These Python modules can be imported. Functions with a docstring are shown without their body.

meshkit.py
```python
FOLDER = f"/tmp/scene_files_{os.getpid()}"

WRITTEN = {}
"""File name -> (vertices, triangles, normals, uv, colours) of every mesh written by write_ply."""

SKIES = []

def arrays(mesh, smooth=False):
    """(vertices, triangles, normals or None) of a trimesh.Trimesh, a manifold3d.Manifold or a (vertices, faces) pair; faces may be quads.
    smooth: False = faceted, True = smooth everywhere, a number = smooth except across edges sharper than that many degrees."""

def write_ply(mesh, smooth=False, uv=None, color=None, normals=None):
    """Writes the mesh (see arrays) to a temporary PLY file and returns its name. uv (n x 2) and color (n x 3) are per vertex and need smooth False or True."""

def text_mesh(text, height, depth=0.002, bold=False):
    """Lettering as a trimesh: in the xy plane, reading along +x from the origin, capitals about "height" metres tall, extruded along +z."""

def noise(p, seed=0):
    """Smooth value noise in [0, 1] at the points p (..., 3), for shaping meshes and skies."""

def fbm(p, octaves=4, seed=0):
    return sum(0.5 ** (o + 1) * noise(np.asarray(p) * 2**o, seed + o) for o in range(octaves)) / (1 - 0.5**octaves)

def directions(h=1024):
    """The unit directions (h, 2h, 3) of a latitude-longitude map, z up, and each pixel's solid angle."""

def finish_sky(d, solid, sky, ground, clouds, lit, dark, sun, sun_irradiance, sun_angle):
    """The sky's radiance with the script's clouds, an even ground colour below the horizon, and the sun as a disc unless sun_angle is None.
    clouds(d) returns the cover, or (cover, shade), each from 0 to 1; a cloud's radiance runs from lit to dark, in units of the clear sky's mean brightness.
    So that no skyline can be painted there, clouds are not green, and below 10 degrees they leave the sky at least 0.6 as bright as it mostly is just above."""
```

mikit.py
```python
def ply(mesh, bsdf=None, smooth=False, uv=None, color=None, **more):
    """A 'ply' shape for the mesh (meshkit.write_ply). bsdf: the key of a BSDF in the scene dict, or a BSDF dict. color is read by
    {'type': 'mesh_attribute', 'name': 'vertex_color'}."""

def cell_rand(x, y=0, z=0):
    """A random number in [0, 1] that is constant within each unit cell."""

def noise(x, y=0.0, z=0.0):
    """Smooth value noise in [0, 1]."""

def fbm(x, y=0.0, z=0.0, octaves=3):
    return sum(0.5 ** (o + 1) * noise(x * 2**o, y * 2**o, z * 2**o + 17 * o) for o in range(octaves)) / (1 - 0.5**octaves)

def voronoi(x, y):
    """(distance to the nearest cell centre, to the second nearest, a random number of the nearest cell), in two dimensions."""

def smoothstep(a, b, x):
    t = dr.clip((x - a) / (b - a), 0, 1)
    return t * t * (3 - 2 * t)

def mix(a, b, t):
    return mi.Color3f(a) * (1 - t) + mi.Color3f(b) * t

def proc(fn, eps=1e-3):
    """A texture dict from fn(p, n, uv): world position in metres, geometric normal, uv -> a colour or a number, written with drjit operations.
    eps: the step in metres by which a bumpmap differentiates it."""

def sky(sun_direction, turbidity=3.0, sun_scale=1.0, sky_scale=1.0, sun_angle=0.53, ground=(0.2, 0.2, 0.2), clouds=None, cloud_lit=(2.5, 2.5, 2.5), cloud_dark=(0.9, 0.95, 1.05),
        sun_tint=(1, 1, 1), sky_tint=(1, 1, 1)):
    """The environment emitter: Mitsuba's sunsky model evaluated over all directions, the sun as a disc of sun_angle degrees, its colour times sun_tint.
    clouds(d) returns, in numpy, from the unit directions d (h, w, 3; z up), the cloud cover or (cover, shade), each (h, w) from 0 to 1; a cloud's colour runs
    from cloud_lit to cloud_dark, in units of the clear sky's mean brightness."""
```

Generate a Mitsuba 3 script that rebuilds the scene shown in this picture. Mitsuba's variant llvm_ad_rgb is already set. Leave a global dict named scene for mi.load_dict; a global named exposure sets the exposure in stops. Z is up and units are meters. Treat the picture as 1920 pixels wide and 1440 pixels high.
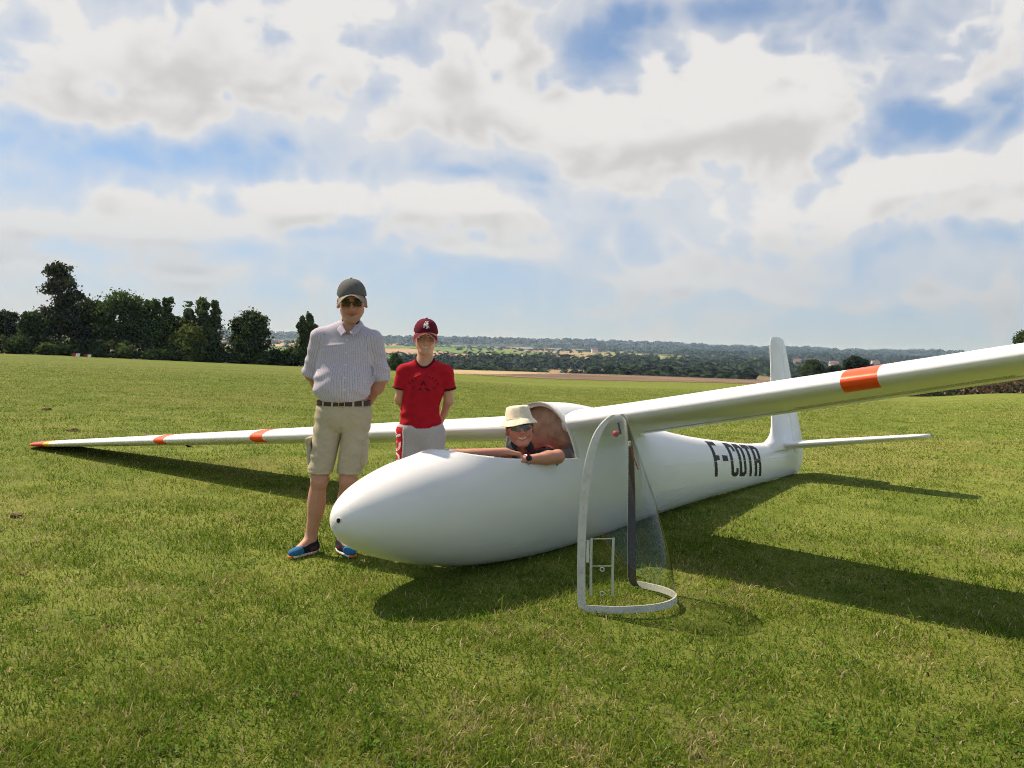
import math, random
import numpy as np
import trimesh
import drjit as dr
import mitsuba as mi
import manifold3d as m3
import shapely
from shapely.geometry import Polygon
from scipy.interpolate import PchipInterpolator
import mikit, meshkit

random.seed(3)
rng = np.random.default_rng(11)
T = mi.ScalarTransform4f
scene, labels = {}, {}

# ------------------------------------------------------------------ camera, sky, exposure
EYE = np.array([0.0, 0.0, 1.391])
FORWARD = np.array([0.0, 0.99911, -0.0423])
CAM_UP = np.array([-0.0305, 0.0422, 0.9986])
exposure = 0.62
scene['camera'] = {'type': 'perspective', 'fov': 62.39, 'fov_axis': 'x', 'near_clip': 0.05, 'far_clip': 40000.0,
                   'to_world': T().look_at(origin=EYE.tolist(), target=(EYE + FORWARD).tolist(), up=CAM_UP.tolist()),
                   'medium': {'type': 'ref', 'id': 'haze_air'}}
SUN = np.array([-0.68, 0.42, 1.0]) / 1.280


def clouds(d):
    """Fair-weather cumulus, puffy above and softer below, under a thin veil of high cloud."""
    az = np.degrees(np.arctan2(d[..., 0], d[..., 1]))
    el = np.degrees(np.arcsin(np.clip(d[..., 2], 0, 1)))
    h = np.cos(np.radians(el))

    def bank(az, el):
        b = np.zeros_like(az)
        for a, e, sa, se, k in BANKS:
            da = (az - a + 180) % 360 - 180
            q = np.exp(-(da / sa) ** 2 - ((el - e) / se) ** 2)
            b += k * q
        return b

    def puffs(az, el):
        P = np.stack([d0[0], d0[1], d0[2] + np.sin(np.radians(el)) - d0[3]], -1)     # on the unit sphere, isotropic
        w = np.stack([meshkit.fbm(P * 7 + s, 4, 40 + s) - .5 for s in (0, 1, 2)], -1)
        big = meshkit.fbm(P * 5.5 + w * .9 + 3.1, 4, 5)
        Q = P * 19 + w * 2.2
        bil = sum(.5 ** (o + 1) * np.abs(2 * meshkit.noise(Q * 2 ** o, 60 + o) - 1) for o in range(5))
        wob = meshkit.fbm(P * 14 + 9, 4, 33) - .5
        return big, 1 - bil * 2.0, wob, w

    d0 = (d[..., 0], d[..., 1], d[..., 2], d[..., 2])
    big, bil, wob, w = puffs(az, el)
    far = smooth(16, 3, el)
    b = bank(az + wob * 5.0 + w[..., 0] * 3, el + w[..., 1] * 2.4 + wob * 2.0)
    out = smooth(30, 44, np.abs(az)) + smooth(22, 32, el) * (1 - smooth(30, 44, np.abs(az)))      # beyond the banks: random cloud, thinned outside the view to cut ambient light
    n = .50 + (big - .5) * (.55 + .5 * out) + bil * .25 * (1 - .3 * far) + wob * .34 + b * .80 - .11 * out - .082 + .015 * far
    cum = smooth(.45, .635, n)
    veil = .12 + .66 * smooth(.14, .64, n + .35 * (meshkit.fbm(np.stack([az * .06 + el * .05, el * .22, az * 0], -1) + 2.0, 6, 77) - .5))
    low = smooth(10.5, .5, el)
    cover = np.maximum(cum * (1 - .22 * low), veil * (1 - .2 * low))
    cover = np.maximum(cover, .5 * low)
    up = bank(az - 1.0, el + 1.7) - b
    shade = .62 * smooth(.52, .85, n) * smooth(-.12, .10, up + .5 * wob) + .16 * (1 - cum) + .65 * smooth(.15, -.5, bil) * cum * .6
    shade = .46 * np.clip(shade * (1 - .3 * low) + .55 * low, 0, 1)
    back = np.degrees(np.arccos(np.clip(d @ (SUN / np.linalg.norm(SUN)), -1, 1)))       # unseen cloud opposite the sun is darkened to lower the fill light
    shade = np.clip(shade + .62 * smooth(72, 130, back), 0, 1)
    return cover, shade


def smooth(a, b, x):
    t = np.clip((np.asarray(x, float) - a) / (b - a), 0, 1)
    return t * t * (3 - 2 * t)


# cloud banks (+) and gaps (-) of this sky: azimuth and elevation in degrees, their spreads, strength
BANKS = [(-14.2, 18.0, 11.4, 3.6, 0.3), (-27.1, 16.2, 6.4, 3.43, 0.2), (0.5, 19.1, 2.2, 1.17, 0.26), (-4.0, 15.6, 5.4, 1.89, 0.22), (15.2, 16.5, 7.5, 2.74, 0.34), (13.1, 14.3, 6.6, 1.89, 0.26), (25.9, 15.4, 1.8, 1.54, 0.3), (25.3, 11.2, 3.7, 1.58, 0.4), (30.7, 11.7, 1.3, 2.57, 0.38), (-12.8, 9.2, 4.7, 1.51, 0.36), (-25.9, 7.0, 6.8, 1.03, 0.34), (-3.2, 9.5, 4.3, 1.44, 0.26), (-2.2, 6.4, 4.0, 0.75, 0.24), (17.2, 8.8, 7.1, 1.78, 0.22), (29.9, 8.2, 2.6, 0.96, 0.28), (10.4, 5.0, 4.6, 0.96, 0.22), (-20.4, 4.3, 3.3, 0.69, 0.24), (17.8, 4.2, 2.3, 0.51, 0.24), (4.3, 13.7, 5.8, 2.06, 0.2), (-12.8, 3.9, 3.1, 0.75, 0.18), (26.5, 4.3, 3.4, 0.55, 0.2), (-29.6, 4.3, 2.0, 0.55, 0.2), (27.9, 19.0, 4.8, 2.4, 0.14), (4.7, 20.1, 3.6, 2.13, -0.42), (13.1, 21.4, 5.2, 1.17, -0.3), (-24.4, 11.3, 7.8, 1.37, -0.46), (-11.4, 16.0, 2.1, 0.75, -0.24), (24.4, 13.6, 2.4, 1.65, -0.46), (30.3, 14.8, 2.3, 1.23, -0.34), (20.6, 12.4, 0.9, 1.54, -0.3), (-3.2, 11.4, 4.0, 0.55, -0.3), (7.4, 9.5, 2.1, 1.23, -0.3), (-18.7, 8.8, 1.2, 0.89, -0.3), (1.8, 11.0, 2.2, 0.89, -0.22), (-14.2, 7.0, 1.7, 0.48, -0.2), (1.8, 4.8, 4.3, 1.03, -0.16), (23.2, 7.4, 1.9, 1.03, -0.2)]
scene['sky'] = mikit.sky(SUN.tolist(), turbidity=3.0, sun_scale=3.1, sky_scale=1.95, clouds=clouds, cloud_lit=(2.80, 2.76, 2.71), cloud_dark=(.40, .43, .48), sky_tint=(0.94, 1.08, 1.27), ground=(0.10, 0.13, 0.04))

# ------------------------------------------------------------------ helpers


def num(key):
    if not any(k == key or k.startswith(key + '__') for k in USED):
        USED.add(key)
        return key
    i = 1
    while f'{key}_{i:03d}' in USED:
        i += 1
    USED.add(f'{key}_{i:03d}')
    return f'{key}_{i:03d}'


USED = set()


def add(key, mesh, bsdf, parent=None, smooth=False, label=None, category=None, group=None, kind=None, xf=None, **more):
    key = num((parent + '__' if parent else '') + key)
    if xf is not None:
        v, f = mesh if isinstance(mesh, tuple) else (np.asarray(mesh.vertices), np.asarray(mesh.faces))
        mesh = (xf(np.asarray(v, float)), f)
    scene[key] = mikit.ply(mesh, bsdf, smooth=smooth, **more)
    tag(key, label, category, group, kind)
    return key


def tag(key, label=None, category=None, group=None, kind=None):
    e = {k: v for k, v in dict(label=label, category=category, group=group, kind=kind).items() if v}
    if e:
        labels[key] = e


def thing(key, label, category, group=None):
    key = num(key)
    tag(key, label, category, group)
    return key


def mat(key, color=None, rough=0.6, spec=0.5, sided=True, **more):
    c = color
    if isinstance(c, (tuple, list)):
        c = {'type': 'rgb', 'value': list(map(float, c))}
    b = {'type': 'principled', 'base_color': c, 'roughness': rough, 'specular': spec, **more}
    scene[key] = {'type': 'twosided', 'b': b} if sided else b
    return key


VC = {'type': 'mesh_attribute', 'name': 'vertex_color'}


def grid_mesh(P, closed_u=False):
    """P (n, m, 3) -> vertices and quads as triangles."""
    n, m = P.shape[:2]
    i, j = np.meshgrid(np.arange(n - 1), np.arange(m if closed_u else m - 1), indexing='ij')
    a, b = i * m + j, i * m + (j + 1) % m
    c, d = (i + 1) * m + (j + 1) % m, (i + 1) * m + j
    f = np.concatenate([np.stack([a, b, c], -1).reshape(-1, 3), np.stack([a, c, d], -1).reshape(-1, 3)])
    return P.reshape(-1, 3), f


def join(*ms):
    vs, fs, o = [], [], 0
    for m in ms:
        v, f = (m if isinstance(m, tuple) else (np.asarray(m.vertices), np.asarray(m.faces)))
        vs.append(v)
        fs.append(np.asarray(f) + o)
        o += len(v)
    return np.vstack(vs), np.vstack(fs)


def weld(m, tol=5):
    v, f = m
    r, idx = np.unique(np.round(v, tol), axis=0, return_inverse=True)
    f = idx.ravel()[f]
    ok = (f[:, 0] != f[:, 1]) & (f[:, 1] != f[:, 2]) & (f[:, 0] != f[:, 2])
    return r, f[ok]


def tube(pts, r, n=10, closed=False, caps=True):
    pts = np.asarray(pts, float)
    r = np.broadcast_to(np.asarray(r, float), (len(pts),))
    t = np.gradient(pts, axis=0) if not closed else np.roll(pts, -1, 0) - np.roll(pts, 1, 0)
    t /= np.linalg.norm(t, axis=1, keepdims=True)
    a = np.cross(t[0], [0.31, 0.2, 0.93])
    a /= np.linalg.norm(a)
    rings = []
    ang = np.linspace(0, 2 * np.pi, n, endpoint=False)
    for p, d, q in zip(pts, t, r):
        a = a - d * (a @ d)
        a /= np.linalg.norm(a)
        b = np.cross(d, a)
        rings.append(p + q * (np.cos(ang)[:, None] * a + np.sin(ang)[:, None] * b))
    P = np.array(rings)
    if closed:
        P = np.concatenate([P, P[:1]])
    v, f = grid_mesh(P, True)
    if caps and not closed:
        k = len(v)
        v = np.vstack([v, pts[0], pts[-1]])
        j = np.arange(n)
        f = np.vstack([f, np.stack([np.full(n, k), (j + 1) % n, j], 1), np.stack([np.full(n, k + 1), k - n + j, k - n + (j + 1) % n], 1)])
    return v, f


def box(c, s, R=None, bevel=0.0):
    if bevel:
        h = np.asarray(s) / 2 - bevel
        pts = np.array([[x, y, z] for x in (-1, 1) for y in (-1, 1) for z in (-1, 1)]) * h
        m = m3.Manifold.batch_hull([m3.Manifold.sphere(bevel, 12).translate(p.tolist()) for p in pts]).to_mesh()
        v, f = np.array(m.vert_properties[:, :3]), np.array(m.tri_verts)
    else:
        b = trimesh.creation.box(extents=s)
        v, f = np.array(b.vertices), np.array(b.faces)
    if R is not None:
        v = v @ np.asarray(R).T
    return v + np.asarray(c), f


def ico(c, r, sub=2, jitter=0.0, seed=0):
    s = trimesh.creation.icosphere(subdivisions=sub)
    v = np.array(s.vertices)
    if jitter:
        v = v * (1 + jitter * (meshkit.fbm(v * 2.3 + seed * 3.7, 3, seed) - 0.5)[:, None] * 2)
    return v * np.asarray(r) + np.asarray(c), np.array(s.faces)


def rotz(deg):
    c, s = math.cos(math.radians(deg)), math.sin(math.radians(deg))
    return np.array([[c, -s, 0], [s, c, 0], [0, 0, 1.0]])


def rotx(deg):
    c, s = math.cos(math.radians(deg)), math.sin(math.radians(deg))
    return np.array([[1.0, 0, 0], [0, c, -s], [0, s, c]])


def roty(deg):
    c, s = math.cos(math.radians(deg)), math.sin(math.radians(deg))
    return np.array([[c, 0, s], [0, 1.0, 0], [-s, 0, c]])


# ------------------------------------------------------------------ signed distance modelling of soft bodies


def cap(a, b, ra, rb=None, k=0.02, clip=None, flat=None):
    return ('cap', np.array(a, float), np.array(b, float), ra, ra if rb is None else rb, k, clip, flat)


def ell(c, r, k=0.02, R=None, clip=None):
    return ('ell', np.array(c, float), np.array(r, float), R, None, k, clip, None)


def grp(prims, R, t, s, k=0.02):
    return ('grp', prims, np.asarray(R, float), np.asarray(t, float), s, k, None, None)


def sub(p, k=0.008):
    return ('sub', p, None, None, None, k, None, None)


def prim_d(p, P):
    kind = p[0]
    if kind == 'cap':
        _, a, b, ra, rb, k, clip, flat = p
        ba = b - a
        t = np.clip(((P - a) @ ba) / (ba @ ba), 0, 1)
        off = P - a - t[:, None] * ba
        if flat is not None:            # squash across an axis: (axis, factor)
            ax, fc = np.asarray(flat[0], float), flat[1]
            off = off + np.outer(off @ ax, ax) * (fc - 1)
        d = np.linalg.norm(off, axis=1) - (ra + (rb - ra) * t)
    elif kind == 'ell':
        _, c, r, R, _, k, clip, _ = p
        q = P - c
        if R is not None:
            q = q @ R
        k0 = np.linalg.norm(q / r, axis=1)
        k1 = np.linalg.norm(q / (r * r), axis=1)
        d = k0 * (k0 - 1) / np.maximum(k1, 1e-9)
    else:
        _, prims, R, t, s, k, clip, _ = p
        d = sdf(prims, ((P - t) @ R) / s) * s
    if clip is not None:
        for c, n in clip:
            d = np.maximum(d, (P - np.asarray(c)) @ np.asarray(n))
    return d


def sdf(prims, P):
    d = np.full(len(P), 10.0)
    for p in prims:
        k = p[5]
        if p[0] == 'sub':
            e = -prim_d(p[1], P)
            h = np.clip(0.5 - 0.5 * (d - e) / k, 0, 1)
            d = d * (1 - h) + e * h + k * h * (1 - h)
        else:
            e = prim_d(p, P)
            h = np.clip(0.5 + 0.5 * (d - e) / k, 0, 1)
            d = d * (1 - h) + e * h - k * h * (1 - h)
    return d


def axis(*parts):
    """Grid coordinates: axis(lo, step, x1, step, x2 ...)"""
    out, x = [], parts[0]
    for st, to in zip(parts[1::2], parts[2::2]):
        n = max(1, int(round((to - x) / st)))
        out.append(np.linspace(x, to, n, endpoint=False))
        x = to
    return np.concatenate(out + [[x]])


def nets(fn, ax, ay, az):
    """Surface nets of fn < 0 over the rectilinear grid."""
    n = (len(ax), len(ay), len(az))
    st = 4
    ci = [np.unique(np.minimum(np.arange(0, k + st, st), k - 1)) for k in n]
    C = np.stack(np.meshgrid(ax[ci[0]], ay[ci[1]], az[ci[2]], indexing='ij'), -1)
    dc = fn(C.reshape(-1, 3)).reshape(C.shape[:3])
    near = [np.minimum((np.arange(k) + st // 2) // st, len(c) - 1) for k, c in zip(n, ci)]
    D = dc[np.ix_(*near)].astype(np.float32)
    hmax = max(np.diff(ax).max(), np.diff(ay).max(), np.diff(az).max())
    todo = np.argwhere(np.abs(D) < hmax * st * 1.6 + 0.004)
    P = np.stack([ax[todo[:, 0]], ay[todo[:, 1]], az[todo[:, 2]]], 1)
    vals = np.concatenate([fn(P[i:i + 200000]) for i in range(0, len(P), 200000)]) if len(P) else np.zeros(0)
    D[todo[:, 0], todo[:, 1], todo[:, 2]] = vals
    s = D < 0
    c = np.zeros(tuple(k - 1 for k in n), np.uint8)
    corners = [(a, b, e) for a in (0, 1) for b in (0, 1) for e in (0, 1)]
    sl = lambda o: tuple(slice(o[i], n[i] - 1 + o[i]) for i in range(3))
    for o in corners:
        c += s[sl(o)]
    cells = np.argwhere((c > 0) & (c < 8))
    idx = np.full(c.shape, -1, np.int64)
    idx[tuple(cells.T)] = np.arange(len(cells))
    vc = {o: D[cells[:, 0] + o[0], cells[:, 1] + o[1], cells[:, 2] + o[2]] for o in corners}
    acc, cnt = np.zeros((len(cells), 3)), np.zeros(len(cells))
    for o in corners:
        for axn in range(3):
            if o[axn] == 0:
                o2 = tuple(1 if i == axn else o[i] for i in range(3))
                a, b = vc[o], vc[o2]
                m = (a < 0) != (b < 0)
                t = np.where(m, a / np.where(m, a - b, 1), 0)
                p = np.repeat(np.array([o], float), len(cells), 0)
                p[:, axn] = t
                acc[m] += p[m]
                cnt[m] += 1
    fr = acc / cnt[:, None]
    V = np.stack([g[cells[:, i]] + fr[:, i] * (g[cells[:, i] + 1] - g[cells[:, i]]) for i, g in enumerate((ax, ay, az))], 1)
    F = []
    for axn in range(3):
        o2 = [0, 0, 0]
        o2[axn] = 1
        a = s[tuple(slice(0, n[i] - o2[i]) for i in range(3))]
        b = s[tuple(slice(o2[i], n[i]) for i in range(3))]
        e = np.argwhere(a != b)
        u, w = (axn + 1) % 3, (axn + 2) % 3
        e = e[(e[:, u] > 0) & (e[:, w] > 0) & (e[:, u] < n[u] - 1) & (e[:, w] < n[w] - 1)]
        q = []
        for du, dw in ((-1, -1), (0, -1), (0, 0), (-1, 0)):
            g = e.copy()
            g[:, u] += du
            g[:, w] += dw
            q.append(idx[tuple(g.T)])
        q = np.stack(q, 1)
        inside = a[tuple(e.T)]
        q = np.where(inside[:, None], q, q[:, ::-1])
        F.append(q)
    F = np.vstack(F)
    F = F[(F >= 0).all(1)]
    return V, np.vstack([F[:, [0, 1, 2]], F[:, [0, 2, 3]]])


def bounds_axes(lo, hi, h):
    return [axis(a, h, b) for a, b in zip(lo, hi)]


def soft(prims, lo, hi, h, wrinkle=None):
    fn = (lambda P: sdf(prims, P)) if wrinkle is None else (lambda P: sdf(prims, P) + wrinkle(P))
    return nets(fn, *bounds_axes(lo, hi, h))

GRASS_N = 780000

# ------------------------------------------------------------------ the lie of the land
# bearing (deg, east of the view's north) -> distance of the airfield's edge and how far (per metre) that edge lies below eye level
AZ_K = [-180, -60, -31.2, -22.6, -14.2, -4.3, 3.25, 16.8, 25, 31.2, 60, 180]
EDGE_D = PchipInterpolator(AZ_K, [120, 120, 125, 125, 130, 140, 150, 150, 120, 115, 120, 120])
EDGE_DV = PchipInterpolator(AZ_K, [.028, .022, .0211, .0247, .0280, .0320, .0352, .0325, .0388, .0300, .030, .028])
FAR_R = [1.0, 2.0, 3.0, 4.2, 6.5, 10, 20, 35, 55, 75, 140]      # in units of 100 m
FAR_DV = PchipInterpolator(FAR_R, [.036, .0345, .0272, .0330, .0300, .0175, .0068, -.0012, -.0088, -.0055, -.001])


def land(x, y):
    x, y = np.asarray(x, float), np.asarray(y, float)
    r = np.hypot(x, y)
    az = np.degrees(np.arctan2(x, y))
    D, dv = EDGE_D(az), EDGE_DV(az)
    sl = (dv * D - EYE[2]) / (D - 14)
    near = -sl * np.maximum(0, np.sqrt((np.maximum(r - 10, 0)) ** 2 + 16) - 4)
    # beyond the edge
    k = np.clip(np.log(np.maximum(r, 1) / D) / np.log(300 / D), 0, 1)
    left = smooth(4, -14, az) + smooth(25, 32, az)
    dv300 = .0272
    dvr = np.where(r < 300, dv + (dv300 - dv) * k, FAR_DV(np.clip(r / 100, 1, 140)))
    und = (meshkit.fbm(np.stack([x / 620, y / 620, x * 0 + 4], -1), 4, 51) - .5) * smooth(500, 1500, r) * 26 * smooth(9000, 5000, r)
    ridge = (meshkit.fbm(np.stack([az / 9, az * 0, az * 0 + 2], -1), 3, 8) - .5) * 26 * smooth(3500, 5500, r)
    far = EYE[2] - r * dvr + und + ridge
    j = smooth(0.96, 1.06, r / D)
    base = near * (1 - j) + far * j
    lump = .012 * (meshkit.fbm(np.stack([x * .9, y * .9, x * 0], -1), 3, 2) - .5) * smooth(2, 6, r) * smooth(200, 60, r)
    return base + lump


def polar(az0, az1, daz, rs):
    az = np.radians(np.linspace(az0, az1, int(round((az1 - az0) / daz)) + 1))
    A, Rr = np.meshgrid(az, rs, indexing='ij')
    x, y = np.sin(A) * Rr, np.cos(A) * Rr
    return np.stack([x, y, land(x, y)], -1)


def turf(p, n, uv):
    a = mikit.fbm(p.x * .35 + 3, p.y * .35, 0, 4)
    b = mikit.fbm(p.x * 2.3, p.y * 2.3 + 9, 0, 4)
    c = mikit.noise(p.x * 38, p.y * 38)
    g = mikit.mix((.084, .116, .018), (.132, .156, .032), mikit.smoothstep(.25, .75, b))
    g = mikit.mix(g, (.155, .145, .042), mikit.smoothstep(.52, .75, a) * .55)
    g = mikit.mix(g, (.07, .085, .02), (.06 + .42 * mikit.smoothstep(.5, .8, c)))
    swath = mikit.fbm(p.x * .03 + p.y * .012, p.y * .14 - p.x * .05, 2, 3)
    return g * (0.90 + 0.30 * (swath - .5) + .1)


mat('turf_mat', mikit.proc(turf), 0.95, 0.1)
RS = np.unique(np.concatenate([[0.02], np.geomspace(.4, 12, 60), np.geomspace(12, 160, 90)]))
inner = []
P = polar(-180, 180, 1.0, RS)
d_ = np.hypot(P[..., 0], P[..., 1])
D_ = EDGE_D(np.degrees(np.arctan2(P[..., 0], P[..., 1])))
s_ = np.minimum(1, 1.02 * D_ / d_)
P = P * s_[..., None]
P[..., 2] = land(P[..., 0], P[..., 1])
add('airfield_grass', grid_mesh(P[:, ::-1]), 'turf_mat', smooth=True, label='wide mown grass airfield', kind='structure')


# beyond the edge: ploughed land, then the valley with its patchwork of fields rising to the far wooded ridge
def valley(p, n, uv):
    r = dr.sqrt(p.x * p.x + p.y * p.y)
    wx = p.x + 120 * (mikit.fbm(p.x / 400, p.y / 400, 1, 3) - .5)
    wy = p.y + 160 * (mikit.fbm(p.x / 420 + 7, p.y / 420, 2, 3) - .5)
    f1, f2, cr = mikit.voronoi(wx / 330 + .3, wy / 520)
    west = mikit.smoothstep(520, -200, p.x - p.y * .04)
    tan = mikit.mix((.27, .185, .11), (.34, .25, .155), mikit.noise(cr * 40))
    olive = mikit.mix((.155, .15, .065), (.20, .185, .08), mikit.noise(cr * 31 + 5))
    green = mikit.mix((.085, .135, .03), (.12, .18, .045), mikit.noise(cr * 23 + 9))
    dark = mi.Color3f(.035, .05, .022)
    w = mikit.mix(tan, olive, mikit.smoothstep(.80, .84, cr))
    w = mikit.mix(w, green, mikit.smoothstep(.90, .93, cr))
    e = mikit.mix(dark, green, mikit.smoothstep(.55, .6, cr))
    e = mikit.mix(e, olive, mikit.smoothstep(.82, .86, cr))
    c = mikit.mix(e, w, west)
    c = mikit.mix(c, (.03, .042, .02), mikit.smoothstep(.045, .02, f2 - f1) * .9)
    c = c * (.85 + .3 * mikit.fbm(p.x / 30, p.y / 30, 3, 3))
    far = mikit.mix((.020, .032, .016), (.032, .045, .022), mikit.fbm(p.x / 90, p.y / 140, 5, 3))
    return mikit.mix(c, far, mikit.smoothstep(3300, 3700, r + 500 * (mikit.fbm(p.x / 700, p.y / 700, 6, 3) - .5)))


def plough(p, n, uv):
    a = mikit.fbm(p.x / 18, p.y / 7, 0, 4)
    c = mikit.mix((.105, .075, .058), (.17, .118, .080), mikit.smoothstep(.3, .7, a))
    s = mikit.noise((p.x * .85 + p.y * .3) / 9.0, 3)
    return mikit.mix(c, (.085, .065, .052), mikit.smoothstep(.5, .75, s) * .6)


mat('valley_mat', mikit.proc(valley), 0.95, 0.1)
mat('plough_mat', mikit.proc(plough), 0.95, 0.1)
az = np.radians(np.concatenate([np.arange(-180, -48, 3.0), np.arange(-48, 48, .35), np.arange(48, 180.1, 3.0)]))
fr = np.unique(np.concatenate([np.linspace(1.0, 2.6, 16), np.geomspace(2.6, 130, 110)]))     # in edge distances
A, F_ = np.meshgrid(az, fr, indexing='ij')
Rr = EDGE_D(np.degrees(A)) * F_
Pv = np.stack([np.sin(A) * Rr, np.cos(A) * Rr, np.zeros_like(Rr)], -1)
Pv[..., 2] = land(Pv[..., 0], Pv[..., 1]) - .02
add('valley', grid_mesh(Pv[:, ::-1]), 'valley_mat', smooth=True, label='valley of fields rising to a distant wooded ridge', kind='structure')
A, F_ = np.meshgrid(np.radians(np.arange(-4.0, 46, .5)), np.linspace(0, 1, 40), indexing='ij')
dg = np.degrees(A)
ro = EDGE_D(dg) * 1.02 + (285 - EDGE_D(dg) * 1.02) * smooth(-4, 5, dg)
Rr = EDGE_D(dg) * 1.02 + (ro - EDGE_D(dg) * 1.02) * F_
Pp = np.stack([np.sin(A) * Rr, np.cos(A) * Rr, np.zeros_like(Rr)], -1)
Pp[..., 2] = land(Pp[..., 0], Pp[..., 1]) + .06
add('ploughed_field', grid_mesh(Pp[:, ::-1]), 'plough_mat', smooth=True, label='brown ploughed field beyond the grass', kind='structure')

# ------------------------------------------------------------------ grass blades near the camera
scene['grass_blade'] = {'type': 'principledthin', 'base_color': VC, 'roughness': .75, 'spec_trans': 0.0, 'diff_trans': .75, 'eta': 1.3, 'spec_tint': 0.0, 'sheen': 0.0}


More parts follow.
